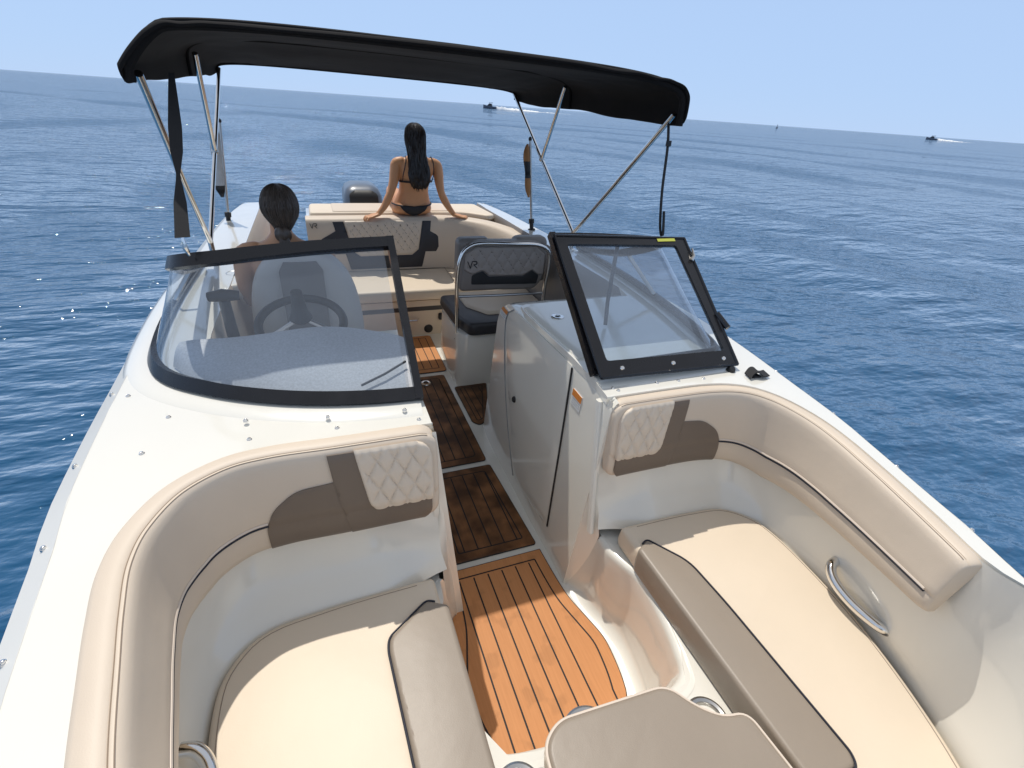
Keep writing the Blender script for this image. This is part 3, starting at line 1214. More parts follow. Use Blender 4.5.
# bow grab rails
for side in (1, -1):
    pts = [(0.900, 0.598, 0.503), (0.872, 0.592, 0.498), (0.850, 0.568, 0.486), (0.836, 0.525, 0.477), (0.830, 0.47, 0.473), (0.833, 0.42, 0.473), (0.845, 0.388, 0.470), (0.870, 0.374, 0.460), (0.900, 0.370, 0.455)]
    if side < 0:
        pts = [(p[0] + 0.060, p[1] + 0.085, p[2] - 0.01) for p in pts]
    c = catmull([(side * p[0], p[1], p[2]) for p in pts], 40)
    MB().tube(c, 0.0155, n=14).build('grab_rail', M['chrome'], boat)

# ------------------------------------------------------------------ right-hand console (door, bulkhead)
XT = [(1.13, 0.300), (1.27, 0.312), (1.46, 0.318), (1.80, 0.312), (1.95, 0.312), (2.03, 0.318)]
XB = [(1.13, 0.228), (1.30, 0.230), (1.45, 0.228), (1.75, 0.232), (1.95, 0.236), (2.03, 0.25)]


def wall(y, t, off):
    """aisle face of the console; t = 0 at the top edge, 1 at the floor"""
    a, b = sinterp(XT, y), sinterp(XB, y)
    sh_ = interp([(1.13, 0.0), (1.75, 0.0), (2.03, 0.27)], y)
    yb = y + sh_
    x = a + (b - a) * (t ** 1.1 if t > 0 else t)
    top = interp(ZT, y)
    z = (top - 0.012) * (1 - t)
    if t < 0.03:
        k = 1 - max(t, 0) / 0.03
        x += 0.012 * k * k
    return (x - off, y + sh_ * (1 - (1 - min(1, max(0, t))) ** 22), z)


mb = MB()
ys = [1.13, 1.16, 1.2, 1.27, 1.32, 1.4, 1.5, 1.6, 1.7, 1.8, 1.88, 1.95, 1.99, 2.02, 2.03]
ts = [0, 0.01, 0.02, 0.03, 0.1, 0.2, 0.3, 0.4, 0.5, 0.6, 0.7, 0.8, 0.9, 0.97, 1.0]
rows = []
for y in ys:
    r_ = [wall(y, t, 0) for t in ts]
    rows.append([(r_[0][0] + 0.012, r_[0][1], zdeck(0.3, y) - 0.002)] + r_)
# aft face
for (dx, dy) in ((0.03, 0.012), (0.10, 0.016), (0.66, 0.016)):
    r_ = [wall(2.03, t, 0) for t in ts]
    r2 = [(p[0] + dx, p[1] + dy, p[2]) for p in r_]
    rows.append([(r2[0][0] + 0.012, r2[0][1], zdeck(0.3, 2.03) - 0.002)] + r2)
mb.grid(rows)
# corner return towards the bow bulkhead
mb.grid([[wall(1.13, t, 0) for t in ts], [(0.34, 1.1315, wall(1.13, t, 0)[2]) for t in ts]])
mb.build('console', M['gel'], boat, sharp=45)

door = round_poly([(1.300, 0.018), (1.895, 0.018), (1.80, 0.35), (1.63, 0.80), (1.595, 0.93), (1.40, 0.90), (1.335, 0.80)], [0.0, 0.03, 0.02, 0.05, 0.03, 0.02, 0.05])
door = round_poly([(1.452, 0.022), (1.965, 0.022), (1.90, 0.40), (1.74, 0.93), (1.352, 0.87)], [0.01, 0.03, 0.1, 0.03, 0.01])
d = patch('console_door', door, wall, M['gel'], boat, step=0.05, h=0.009, r=0.006, rim=0.004)
# dark gap on its hinge side
pts = [wall(1.448 - 0.104 * s, 0.03 + 0.84 * s, 0.004) for s in [i / 20 for i in range(21)]]
MB().tube(pts, 0.0042, n=6).build('hinge_gap', M['rubber'], d)
# second panel line further aft
pts = [wall(1.975 - 0.07 * s - 0.15 * s * s, 0.03 + 0.9 * s, 0.002) for s in [i / 20 for i in range(21)]]
MB().tube(pts, 0.003, n=6).build('panel_gap', mat('pale_gap', (0.3, 0.3, 0.3), 0.6), boat)
p = Vector(wall(1.82, 0.49, 0.010))
MB().lathe([(0.0, 0.010), (0.012, 0.009), (0.016, 0.004), (0.017, -0.004)], p, axis=(-1, 0, 0.12), n=20).build('latch', M['rubber'], d)
# long cap strip on the top edge
mb = MB()
rows = []
for i in range(17):
    y = 1.44 + 0.55 * i / 16
    a = wall(y, 0.0, 0)
    z = zdeck(0.33, y)
    rows.append([(a[0] + 0.002, y, z - 0.035), (a[0] - 0.007, y, z - 0.012), (a[0] - 0.002, y, z + 0.006), (a[0] + 0.02, y, z + 0.010), (a[0] + 0.07, y, z + 0.010), (a[0] + 0.075, y, z - 0.002)])
mb.grid(rows)
mb.cap(rows[0])
mb.cap(rows[-1])
mb.build('console_cap', M['gel'], boat, sharp=50)

# vertical trim on the corner of the bow bulkhead
mb = MB()
rows = []
for k in range(8):
    z = 0.345 + 0.505 * k / 7
    y = 1.075 + 0.13 * k / 7
    x = 0.272 + 0.026 * k / 7
    rows.append([(x - 0.010, y + 0.012, z), (x - 0.010, y - 0.006, z), (x - 0.003, y - 0.012, z), (x + 0.008, y - 0.010, z), (x + 0.014, y + 0.002, z), (x + 0.014, y + 0.016, z)])
mb.grid(rows, cv=True)
mb.cap(rows[0])
mb.cap(rows[-1])
mb.build('corner_trim', M['gel'], boat, sharp=60)


def warn_label(y, t, w, h):
    def f(u, v, off):
        return wall(y - u, t + v, 0.002 + off)
    o = patch('warning_label', [(0, 0), (w, 0), (w, h), (0, h)], f, M['label'], boat, step=0.02, h=0.001, r=0.0, rim=0.001)
    patch('orange_header', [(0.0005, 0.0008), (w - 0.0005, 0.0008), (w - 0.0005, h * 0.42), (0.0005, h * 0.42)], lambda u, v, off: wall(y - u, t + v, 0.0038 + off), M['orange'], o, step=0.02, h=0.001, r=0, rim=0.001)
    mb = MB()
    for k in range(3):
        v = h * (0.55 + 0.14 * k)
        pts = [wall(y - w * (0.08 + 0.84 * i / 6), t + v, 0.0036) for i in range(7)]
        mb.tube(pts, 0.0008, n=4)
    mb.build('fine_print', mat('label_print', (0.25, 0.25, 0.26), 0.6), o)


warn_label(1.405, 0.105, 0.075, 0.075)
warn_label(2.02, 0.07, 0.05, 0.065)

# ring latch on console top
MB().lathe([(0.012, 0.0), (0.013, 0.004), (0.022, 0.006), (0.030, 0.004), (0.031, -0.003)], (0.44, 1.86, zdeck(0.44, 1.86)), n=24, capends=False).lathe([(0.001, 0.001), (0.013, 0.001)], (0.44, 1.86, zdeck(0.44, 1.86)), n=24).build('flush_pull', M['chrome'], boat)

# ------------------------------------------------------------------ left console: plain aisle wall, dash, wheel
mb = MB()
rows = []
for y in (1.13, 1.3, 1.46, 1.6, 1.75, 1.80):
    rows.append([(-0.302, y, interp(ZT, y) - 0.004), (-0.29, y, 0.6), (-0.25, y, 0.3), (-0.205, y, 0.0)])
mb.grid(rows)
mb.grid([[(-0.302, 1.80, 0.92), (-0.98, 1.80, 0.92)], [(-0.205, 1.82, 0.0), (-0.98, 1.82, 0.0)]])
mb.grid([[(-0.30, 1.13, 0.885), (-0.312, 1.131, 0.885)], [(-0.25, 1.13, 0.42), (-0.312, 1.131, 0.42)], [(-0.205, 1.13, 0.0), (-0.312, 1.131, 0.0)]])
mb.build('helm_console', M['gel'], boat, sharp=45)

dash_back = [(-0.300, 1.66), (-0.345, 1.70), (-0.45, 1.745), (-0.56, 1.765), (-0.72, 1.775), (-0.90, 1.79), (-1.00, 1.80), (-1.04, 1.79)]
dash_front = [(-0.302, 1.38), (-0.36, 1.385), (-0.48, 1.40), (-0.60, 1.42), (-0.74, 1.45), (-0.88, 1.52), (-0.98, 1.60), (-1.06, 1.72)]
bk = catmull(dash_back, 40)
fr = catmull(dash_front, 40)
rows = []
for i in range(40):
    u = i / 39
    hump = 0.055 + 0.025 * math.exp(-((u - 0.42) / 0.25) ** 2)
    row = []
    for k in range(9):
        s = k / 8
        q = fr[i].lerp(bk[i], s)
        z = 0.893 + hump * (1 - (1 - s) ** 2)
        row.append((q.x, q.y, z))
    q = bk[i]
    row += [(q.x, q.y + 0.008, 0.893 + hump - 0.003), (q.x, q.y + 0.014, 0.893 + hump - 0.012), (q.x * 0.99 - 0.0, q.y + 0.0, 0.87), (q.x * 0.98, q.y - 0.06, 0.74)]
    rows.append(row)
MB().grid(rows).build('dash', M['dash'], boat, sharp=60)
MB().tube([(-0.325, 1.475, 0.945), (-0.40, 1.435, 0.928), (-0.48, 1.405, 0.912)], 0.004, n=6).build('wiper_arm', M['rubber'], boat)

# steering wheel
wc = Vector((-0.652, 1.90, 0.938))
tilt = Matrix.Rotation(rad(-72), 3, 'X')
w = bpy.data.objects  # noqa
ring = [wc + tilt @ Vector((0.154 * cos(2 * pi * k / 48), 0, 0.154 * sin(2 * pi * k / 48))) for k in range(49)]
wheel = MB().tube(ring, 0.0165, n=10, caps=False).build('steering_wheel', M['rubber'], boat)
mb = MB()
for a in (90, 210, 330):
    e = wc + tilt @ Vector((0.146 * cos(rad(a + 120)), 0, 0.146 * sin(rad(a + 120))))
    c0 = wc + tilt @ Vector((0, -0.03, 0))
    mb.tube([c0, c0.lerp(e, 0.5) + Vector((0, -0.004, 0)), e], [0.014, 0.012, 0.01], n=8, flat=0.5)
mb.build('spoke', M['steel'], wheel)
MB().lathe([(0.0, 0.02), (0.03, 0.015), (0.042, 0.0), (0.03, -0.03), (0.02, -0.12)], wc + tilt @ Vector((0, -0.03, 0)), axis=tilt @ Vector((0, 1, 0)), n=20).build('hub', M['rubber'], wheel)

# throttle
mb = MB()
mb.box(-0.975, -0.90, 2.02, 2.14, 0.66, 0.80)
th = mb.build('throttle_box', M['black'], boat, bevel=0.012)
MB().tube([(-0.93, 2.10, 0.78), (-0.925, 2.06, 0.88), (-0.915, 2.0, 1.02)], [0.024, 0.022, 0.020], n=10).build('throttle_lever', M['dashdark'], th)
MB().tube([(-0.965, 2.0, 1.03), (-0.915, 1.995, 1.036), (-0.86, 2.0, 1.03)], [0.018, 0.024, 0.018], n=10).build('throttle_grip', M['rubber'], th)

# starboard inner side: lining, ledge with cup holders
for side in (1, -1):
    rows = []
    y0 = 1.80 if side < 0 else 2.05
    for i in range(24):
        y = y0 + (4.9 - y0) * i / 23
        zt = zdeck(0.985, y)
        rows.append([(side * 0.985, y, zt - 0.002), (side * 0.972, y, zt - 0.03), (side * 0.965, y, zt - 0.12), (side * 0.93, y, 0.6), (side * 0.92, y, 0.3), (side * 0.91, y, 0.0)])
    MB().grid(rows).build('side_lining', M['creampad'] if side < 0 else M['greyvin'], boat)
mb = MB()
cushion(mb, round_poly([(-1.10, 2.58), (-0.93, 2.62), (-0.855, 2.74), (-0.84, 2.90), (-0.86, 3.10), (-0.93, 3.22), (-1.10, 3.26)], 0.05), 0.80, 0.872, r=0.015)
lg = mb.build('side_ledge', M['gel'], boat, sharp=60)
for x, y in ((-0.985, 2.80), (-0.905, 2.82), (-0.90, 2.94)):
    MB().lathe([(0.030, -0.05), (0.034, 0.003), (0.040, 0.005), (0.044, 0.0)], (x, y, 0.873), n=24, capends=False).lathe([(0.001, 0.0012), (0.033, 0.0012)], (x, y, 0.873), n=24).build('cup_holder', M['steel'], lg)

# ------------------------------------------------------------------ windscreen
WB = [(0.313, 1.293), (0.45, 1.305), (0.60, 1.335), (0.747, 1.385), (0.90, 1.465), (1.04, 1.58), (1.115, 1.72), (1.150, 1.92), (1.170, 2.25), (1.175, 2.60), (1.17, 2.95)]
WT = [(0.313, 1.750, 1.283), (0.44, 1.748, 1.280), (0.57, 1.744, 1.276), (0.72, 1.735, 1.268), (0.84, 1.732, 1.258), (0.93, 1.745, 1.248), (0.990, 1.79, 1.230), (1.017, 1.88, 1.20), (1.032, 2.00, 1.155), (1.05, 2.20, 1.095), (1.08, 2.60, 0.995), (1.10, 2.92, 0.945)]
WB_R = [(0.313, 1.293), (0.50, 1.296), (0.70, 1.300), (0.85, 1.306), (0.905, 1.325), (0.926, 1.38), (0.942, 1.45), (0.968, 1.55), (1.023, 1.80), (1.076, 2.14), (1.11, 2.50), (1.13, 2.95)]
WT_R = [(0.313, 1.750, 1.283), (0.50, 1.748, 1.278), (0.68, 1.744, 1.268), (0.80, 1.745, 1.258), (0.845, 1.765, 1.245), (0.868, 1.82, 1.225), (0.90, 1.95, 1.175), (0.95, 2.20, 1.09), (1.02, 2.60, 0.995), (1.07, 2.92, 0.945)]
NW = 64


def ws_curves(side):
    b = catmull(WB if side < 0 else WB_R, NW)
    t = catmull(WT if side < 0 else WT_R, NW)
    B, T = [], []
    for i in range(NW):
        zb = zdeck(min(b[i].x, hb(b[i].y, side) - 0.03) * side, b[i].y) + 0.018
        B.append(Vector((side * b[i].x, b[i].y, zb)))
        T.append(Vector((side * t[i].x, t[i].y, t[i].z)))
    return B, T


def rail(mb, pts, ups, prof):
    """profile (a along outward, b along up) swept over pts"""
    rows = []
    n = len(pts)
    for i in range(n):
        tdir = (pts[min(n - 1, i + 1)] - pts[max(0, i - 1)]).normalized()
        up = (ups[i] - tdir * ups[i].dot(tdir)).normalized()
        out = tdir.cross(up)
        rows.append([pts[i] + out * a + up * b for a, b in prof])
    mb.grid(rows, cv=True)
    mb.cap(rows[0])
    mb.cap(rows[-1])


for side in (1, -1):
    B, T = ws_curves(side)
    up = [(T[i] - B[i]).normalized() for i in range(NW)]
    # plinth moulded in the deck below the frame
    rows = []
    for i in range(NW):
        td = (B[min(NW - 1, i + 1)] - B[max(0, i - 1)]).normalized()
        nrm = Vector((td.y, -td.x, 0)) * side
        b = B[i]
        row = []
        for o, z in ((0.100, -0.085), (0.088, -0.030), (0.070, -0.018), (0.045, -0.012), (0.02, -0.007), (-0.03, -0.007), (-0.05, -0.022)):
            q = b + nrm * o
            row.append((q.x, q.y, b.z + z))
        rows.append(row)
    mb = MB().grid(rows)
    mb.cap(rows[0])
    mb.build('windscreen_plinth', M['gel'], boat, sharp=50)
    mb = MB()
    s = 1 if side > 0 else -1
    rail(mb, B, up, [(-0.012, -0.006), (0.018, -0.006), (0.020, 0.008), (0.012, 0.011), (0.012, 0.016), (0.017, 0.019), (0.015, 0.030), (0.009, 0.036), (-0.012, 0.036)])
    rail(mb, T, up, [(-0.014, -0.030), (0.012, -0.030), (0.017, -0.024), (0.016, -0.014), (0.008, -0.011), (0.008, -0.005), (0.017, -0.002), (0.016, 0.008), (0.010, 0.012), (-0.012, 0.012)])
    # inner post beside the walk-through, aft end post
    e = Vector((side, 0, 0))
    mb2 = MB()
    p0, p1 = B[0], T[0]
    d = (p1 - p0).normalized()
    nn = d.cross(e).normalized()
    sec = [(-0.010, -0.016), (0.014, -0.016), (0.014, 0.014), (-0.010, 0.014)]
    mb.grid([[p + e * a + nn * c for a, c in sec] for p in (p0 - d * 0.004, p1 + d * 0.012)], cv=True)
    mb.cap([p0 - d * 0.004 + e * a + nn * c for a, c in sec])
    mb.cap([p1 + d * 0.012 + e * a + nn * c for a, c in sec])
    ws = mb.build('windscreen_frame', M['black'], boat, sharp=35)
    # corner posts carrying the side glass
    for i in ((34,) if side > 0 else (44,)):
        MB().tube([B[i], B[i].lerp(T[i], 0.5), T[i]], 0.010, n=8).build('corner_post', M['steel'], ws)
    rows = []
    for k in range(10):
        f_ = 0.05 + 0.90 * k / 9
        rows.append([B[i].lerp(T[i], f_) + Vector((0, 0, 0.004 * sin(pi * f_))) for i in range(1, NW)])
    MB().grid(rows).build('windscreen_glass', M['glass'], ws)

# open walk-through door of the windscreen, folded flat over the right-hand pane
o0 = Vector((0.309, 1.244, 0.908))
ux = Vector((0.603, 0.002, -0.004))
uy = Vector((0.004, 0.490, 0.372))
ux_n, uy_n = ux.normalized(), uy.normalized()
nz_ = ux_n.cross(uy_n).normalized()
if nz_.y > 0:
    nz_ = -nz_


def pane_pt(a, b, off):
    # a, b in 0..1, slightly narrower at the top right
    return o0 + ux * a + uy * b + nz_ * off


outer = round_poly([(0, 0), (1, -0.03), (1.015, 0.955), (0.0, 1.0)], 0.012, 3)
inner = round_poly([(0.068, 0.100), (0.940, 0.075), (0.918, 0.895), (0.068, 0.93)], 0.02, 3)
mbf = MB()
L_ = [outer, outer, inner, inner]
rows = []
for pl_, off in ((outer, 0.004), (outer, 0.018), (inner, 0.020), (inner, 0.006)):
    rows.append([pane_pt(p[0], p[1], off) for p in pl_])
mbf.grid(rows, cu=True, cv=True)
# raised lip round the outside
lip = [(0.0, 0.0), (1.0, -0.03), (1.015, 0.955), (0.0, 1.0)]
for a, b in zip(lip, lip[1:] + lip[:1]):
    mbf.tube([pane_pt(a[0], a[1], 0.018), pane_pt(b[0], b[1], 0.018)], 0.006, n=6)
door_f = mbf.build('windscreen_door', M['black'], boat, sharp=35, label='open black framed windscreen door')
MB().grid([[pane_pt(a, b, 0.012) for a in (0.06, 0.95)] for b in (0.07, 0.95)]).build('door_glass', M['glass'], door_f)
for a, b in ((0.155, 0.045), (0.52, 0.035), (0.91, 0.022)):
    MB().lathe([(0.0, 0.004), (0.007, 0.003), (0.009, 0.0)], pane_pt(a, b, 0.019), axis=nz_, n=14).build('screw', M['chrome'], door_f)
stk = MB().grid([[pane_pt(a, b, 0.0215) for a in (0.775, 0.925)] for b in (0.928, 0.952)]).build('sticker', M['yellow'], door_f)
mb = MB()
mb.tube([pane_pt(0.985, 0.76, 0.022), pane_pt(1.015, 0.79, 0.028), pane_pt(1.025, 0.85, 0.030)], [0.009, 0.007, 0.004], n=8)
mb.build('door_catch', M['steel'], door_f)
mb = MB()
mb.tube([pane_pt(1.01, 0.34, 0.02), pane_pt(1.03, 0.22, 0.03)], 0.012, n=8)
mb.build('hinge_knuckle', M['black'], door_f)
mb = MB()
mb.lathe([(0.0, -0.012), (0.016, -0.012), (0.018, 0.0), (0.012, 0.01)], pane_pt(0.945, -0.055, 0.01), axis=nz_, n=14)
mb.build('door_bumper', M['rubber'], door_f)
# gas strut behind the right-hand glass
MB().tube([(0.60, 1.70, 0.90), (0.605, 1.72, 1.0), (0.66, 1.80, 1.24)], 0.009, n=8).build('windscreen_strut', M['black'], boat)

# cover snaps on the deck
SN = [(-1.015, 1.40), (-0.808, 1.308), (-0.59, 1.268), (-0.37, 1.247), (-0.335, 1.203), (-0.568, 1.222), (-0.795, 1.230), (-1.045, 1.24),
      (-1.150, 1.56), (0.53, 1.207), (0.349, 1.214), (0.36, 1.196), (0.727, 1.19), (0.62, 1.200), (0.92, 1.17)]
for y in (0.72, 0.98, 1.26, 1.62, 2.0):
    SN.append((-hb(y, -1) + 0.016, y))
for y in (0.39, 0.63, 0.90, 1.2, 1.5):
    SN.append((hb(y) - 0.010, y))
snap0 = None
for x, y in SN:
    z = zdeck(x, y)
    if abs(x) < 0.96 and y > 1.235:
        z += 0.012
    if snap0 is None:
        snap0 = MB().lathe([(0.0, 0.006), (0.003, 0.0058), (0.0046, 0.0045), (0.0049, 0.0022), (0.0068, 0.001), (0.0072, -0.004)], (0, 0, 0), n=14).build('snap_button', M['chrome'], boat)
        sn = snap0
    else:
        sn = snap0.copy()
        COL.objects.link(sn)
        sn.parent = boat
    sn.matrix_parent_inverse = Matrix.Translation(-Vector(boat.location))
    sn.location = (x, y, z)

# loose black webbing clip lying on the right side deck
t = thing('webbing_clip', 'small folded black webbing clip lying on the white side deck', 'strap clip', (0.95, 1.16, zdeck(0.95, 1.16)))
zc = zdeck(0.95, 1.16)
c = catmull([(0.905, 1.155, zc + 0.006), (0.93, 1.165, zc + 0.020), (0.945, 1.16, zc + 0.024), (0.965, 1.15, zc + 0.010), (1.0, 1.155, zc + 0.006)], 16)
mb = MB()
rows = [[p + Vector((0.006, 0.022, 0)), p + Vector((-0.006, -0.022, 0)), p + Vector((-0.006, -0.022, 0.004)), p + Vector((0.006, 0.022, 0.004))] for p in c]
mb.grid(rows, cv=True)
mb.cap(rows[0])
mb.cap(rows[-1])
mb.build('strap', M['web'], t)
MB().box(0.925, 0.96, 1.14, 1.18, zc + 0.001, zc + 0.009).build('buckle', M['rubber'], t, bevel=0.003)


# ------------------------------------------------------------------ floor mats
def floor_mat(outline, label, seams, border=None, m='teak', open_front=False):
    cx = sum(p[0] for p in outline) / len(outline)
    cy = sum(p[1] for p in outline) / len(outline)
    t = thing('deck_mat', label, 'floor mat', (cx, cy, 0), 'teak effect mats on the cockpit floor')
    mb = MB()
    o = resample([tuple(p) for p in outline], 0.02)
    if area2(o) < 0:
        o = o[::-1]
    rows = [[(p[0], p[1], z) for p in inset(o, d)] for d, z in ((0.0, 0.002), (0.0, 0.007), (0.002, 0.009))]
    mb.grid(rows, cv=True)
    mb.cap(rows[-1])
    mb.build('mat_sheet', M[m], t)
    mb = MB()
    edge = inset(o, -0.003)
    mb.grid([[(p[0], p[1], 0.0015) for p in edge], [(p[0], p[1], 0.0065) for p in edge], [(p[0], p[1], 0.0065) for p in inset(o, 0.001)]], cv=True)
    b = inset(o, border or 0.045)
    if open_front:
        # the planks run out over the forward edge
        ymin = min(p[1] for p in o)
        b = [Vector((p[0], p[1] if p[1] > ymin + 0.10 else p[1] - 0.06)) for p in b]

    def inside(p):
        c = False
        for i in range(len(b)):
            a, d = b[i - 1], b[i]
            if (a[1] > p[1]) != (d[1] > p[1]) and p[0] < (d[0] - a[0]) * (p[1] - a[1]) / (d[1] - a[1]) + a[0]:
                c = not c
        return c

    def strip(pts, wd=0.0030):
        rows_ = []
        for p, n in frame_along(pts):
            rows_.append([(p.x + n.x * wd, p.y + n.y * wd, 0.0096), (p.x - n.x * wd, p.y - n.y * wd, 0.0096)])
        if len(rows_) > 1:
            mb.grid(rows_)
    ring = [Vector((p[0], p[1])) for p in b]
    strip(ring + [ring[0], ring[1]])
    for x in seams:
        seg = []
        y = min(p[1] for p in b)
        while y < max(p[1] for p in b):
            if inside((x, y)):
                seg.append(Vector((x, y)))
            elif len(seg) > 1:
                strip(seg)
                seg = []
            y += 0.01
        if len(seg) > 1:
            strip(seg)
    mb.build('caulk_lines', M['seam'], t)
    return t


FM = [(0.200, 1.318), (0.206, 1.16), (0.216, 1.06), (0.243, 0.955), (0.264, 0.87), (0.264, 0.80), (0.250, 0.70), (0.225, 0.64), (0.15, 0.60)]
right = [tuple(p) for p in catmull(FM, 40)]
left = [(-x - 0.045, y) for x, y in right][::-1]
front_arc = [(0.08, 0.583), (-0.02, 0.578), (-0.13, 0.588)]
floor_mat(right + front_arc + left, 'sunlit front deck mat with curved sides below the bow seats', [-0.186 + 0.062 * i for i in range(6)], open_front=True)
floor_mat(round_poly([(0.170, 1.94), (0.197, 1.355), (-0.197, 1.355), (-0.197, 1.94)], 0.012), 'second deck mat from the bow, beside the white console door', [-0.124 + 0.062 * i for i in range(5)], m='teakwetshade')
floor_mat(round_poly([(0.166, 2.99), (0.164, 1.985), (-0.18, 1.985), (-0.18, 2.99)], 0.02), 'long shaded deck mat with a round flush ring at its aft end', [-0.12 + 0.06 * i for i in range(5)], m='teakwetshade')
floor_mat(round_poly([(0.215, 3.68), (0.205, 3.05), (-0.25, 3.05), (-0.25, 3.68)], 0.03), 'farthest deck mat, half in sun, in front of the aft bench', [-0.19 + 0.06 * i for i in range(7)])
floor_mat(round_poly([(0.20, 2.80), (0.43, 2.80), (0.30, 2.36), (0.235, 2.32), (0.2, 2.36)], 0.02), 'small shaded side mat between console and passenger seat', [0.26, 0.31, 0.36], border=0.03, m='teakwetshade')
# flush lifting ring beside the aft mats
MB().lathe([(0.018, 0.011), (0.022, 0.013), (0.034, 0.013), (0.036, 0.009)], (0.02, 2.90, 0.0), n=24, capends=False).build('flush_ring', M['chrome'], boat)
MB().lathe([(0.0, 0.012), (0.05, 0.012), (0.052, 0.0)], (-0.02, 3.33, 0.0), n=24).build('table_socket', M['gel'], boat)

# ------------------------------------------------------------------ passenger seat
ps = thing('passenger_seat', 'flip back passenger seat with steel hoop and grey quilted back, behind the console', 'boat seat', (0.6, 3.0, 0))
mb = MB()
rows = []
for z, d in ((0.0, 0.0), (0.03, 0.0), (0.36, 0.012), (0.385, 0.02), (0.39, 0.04)):
    ol = round_poly([(0.215 + d, 2.80 + d), (0.95, 2.80 + d), (0.95, 3.42 - d), (0.235 + d, 3.42 - d)], [0.08, 0.02, 0.02, 0.08])
    rows.append([(p[0], p[1], z) for p in ol])
mb.grid(rows, cv=True)
mb.cap(rows[-1])
mb.build('seat_box', M['gel'], ps, sharp=50)
mb = MB()
cushion(mb, round_poly([(0.30, 2.785), (0.92, 2.785), (0.92, 3.38), (0.235, 3.38), (0.245, 3.0)], 0.04), 0.39, 0.47, r=0.025, crown=0.006)
mb.build('seat_cushion', M['char'], ps, sharp=60)
mb = MB()
cushion(mb, round_poly([(0.36, 3.10), (0.47, 2.93), (0.92, 2.93), (0.92, 3.36), (0.36, 3.36)], 0.02), 0.40, 0.492, r=0.02, crown=0.004)
mb.build('cream_insert', M['cream'], ps, sharp=60)


def back_pt(x, z, off):
    y = 2.95 + 0.16 * (z - 0.63)
    return (x, y - off, z)


body = round_poly([(0.262, 0.645), (0.80, 0.63), (0.865, 0.70), (0.898, 0.84), (0.872, 0.925), (0.80, 0.945), (0.40, 0.955), (0.315, 0.925), (0.285, 0.82)], 0.04)
mb = MB()
o = resample([tuple(p) for p in body], 0.015)
if area2(o) < 0:
    o = o[::-1]
rows = []
for off, d in ((-0.10, 0.03), (-0.095, 0.008), (-0.05, -0.004), (0.0, 0.0), (0.016, 0.006), (0.022, 0.018)):
    rows.append([back_pt(p[0], p[1], off) for p in inset(o, d)])
mb.grid(rows, cv=True)
mb.cap(rows[0])
mb.cap(rows[-1])
bk_o = mb.build('backrest', M['greyvin'], ps, sharp=60)
qp = round_poly([(0.300, 0.785), (0.316, 0.885), (0.385, 0.925), (0.805, 0.912), (0.870, 0.865), (0.858, 0.735), (0.818, 0.735), (0.776, 0.769), (0.711, 0.735), (0.467, 0.744), (0.425, 0.780), (0.356, 0.757)], 0.012, 3)
fb = lambda u, v, off: back_pt(u, v, 0.022 + off)
patch('quilted_panel', qp, fb, M['quiltgrey'], bk_o, step=0.007, h=0.016, r=0.01, rim=0.006, hf=quilt(0.075, 0.11, 0.008, 0.6, 0.84))
quilt_lines([tuple(p) for p in qp], 0.075, 0.11, fb, 0.0085, 0.6, 0.84, r=0.0024).build('quilt_stitching', M['seam'], bk_o)
bl = round_poly([(0.346, 0.690), (0.352, 0.748), (0.425, 0.772), (0.468, 0.735), (0.711, 0.726), (0.776, 0.760), (0.828, 0.726), (0.811, 0.672)], 0.01, 3)
patch('lower_panel', bl, fb, M['rubber'], bk_o, step=0.04, h=0.006, r=0.004, rim=0.005)
letters_vr('logo', lambda u, v, off: back_pt(u, v, 0.034 + off), bk_o, 0.322, 0.797, 0.044, M['rubber'])
# twin rolls of the aft-facing side of the backrest
for x0, x1 in ((0.28, 0.51), (0.675, 0.92)):
    mb = MB()
    cushion(mb, round_poly([(x0, 3.02), (x1, 3.02), (x1, 3.14), (x0, 3.14)], 0.045), 0.66, 0.962, r=0.04)
    mb.build('aft_roll', M['greyvin'], ps, sharp=60)
hoop = [(0.245, 2.90, 0.23), (0.243, 2.905, 0.48), (0.243, 2.915, 0.727), (0.272, 2.925, 0.88), (0.330, 2.93, 0.94), (0.42, 2.93, 0.957), (0.64, 2.93, 0.947), (0.80, 2.93, 0.935), (0.880, 2.93, 0.89), (0.892, 2.925, 0.80), (0.875, 2.92, 0.65), (0.865, 2.91, 0.46)]
MB().tube(catmull(hoop, 60), 0.013, n=10).build('hoop', M['chrome'], ps)
MB().tube([(0.255, 2.93, 0.615), (0.50, 2.935, 0.605), (0.86, 2.93, 0.60)], 0.009, n=8).build('cross_bar', M['steel'], ps)
for x, y in ((0.245, 2.90), (0.865, 2.91)):
    MB().lathe([(0.0, -0.02), (0.03, -0.02), (0.034, 0.0), (0.03, 0.02), (0.0, 0.022)], (x + (0.004 if x < 0.5 else 0), y, 0.30 if x < 0.5 else 0.46), axis=(1, 0, 0), n=18).build('pivot', M['rubber'], ps)

# ------------------------------------------------------------------ helm seat (turned to face aft)
hs = thing('helm_seat', 'grey domed helm seat with darker centre stripe behind the steering wheel', 'boat seat', (-0.645, 2.55, 0))
dome = [(-0.25, 0.0), (-0.262, 0.15), (-0.245, 0.33), (-0.20, 0.47), (-0.12, 0.56), (0.0, 0.59), (0.12, 0.56), (0.20, 0.47), (0.245, 0.33), (0.262, 0.15), (0.25, 0.0)]
dm = [tuple(p) for p in catmull(dome, 60)]


def helm_pt(u, v, off):
    return (-0.645 + u, 2.36 + 0.02 * (v / 0.5) + 0.10 * (u / 0.26) ** 2 - off, 0.50 + v)


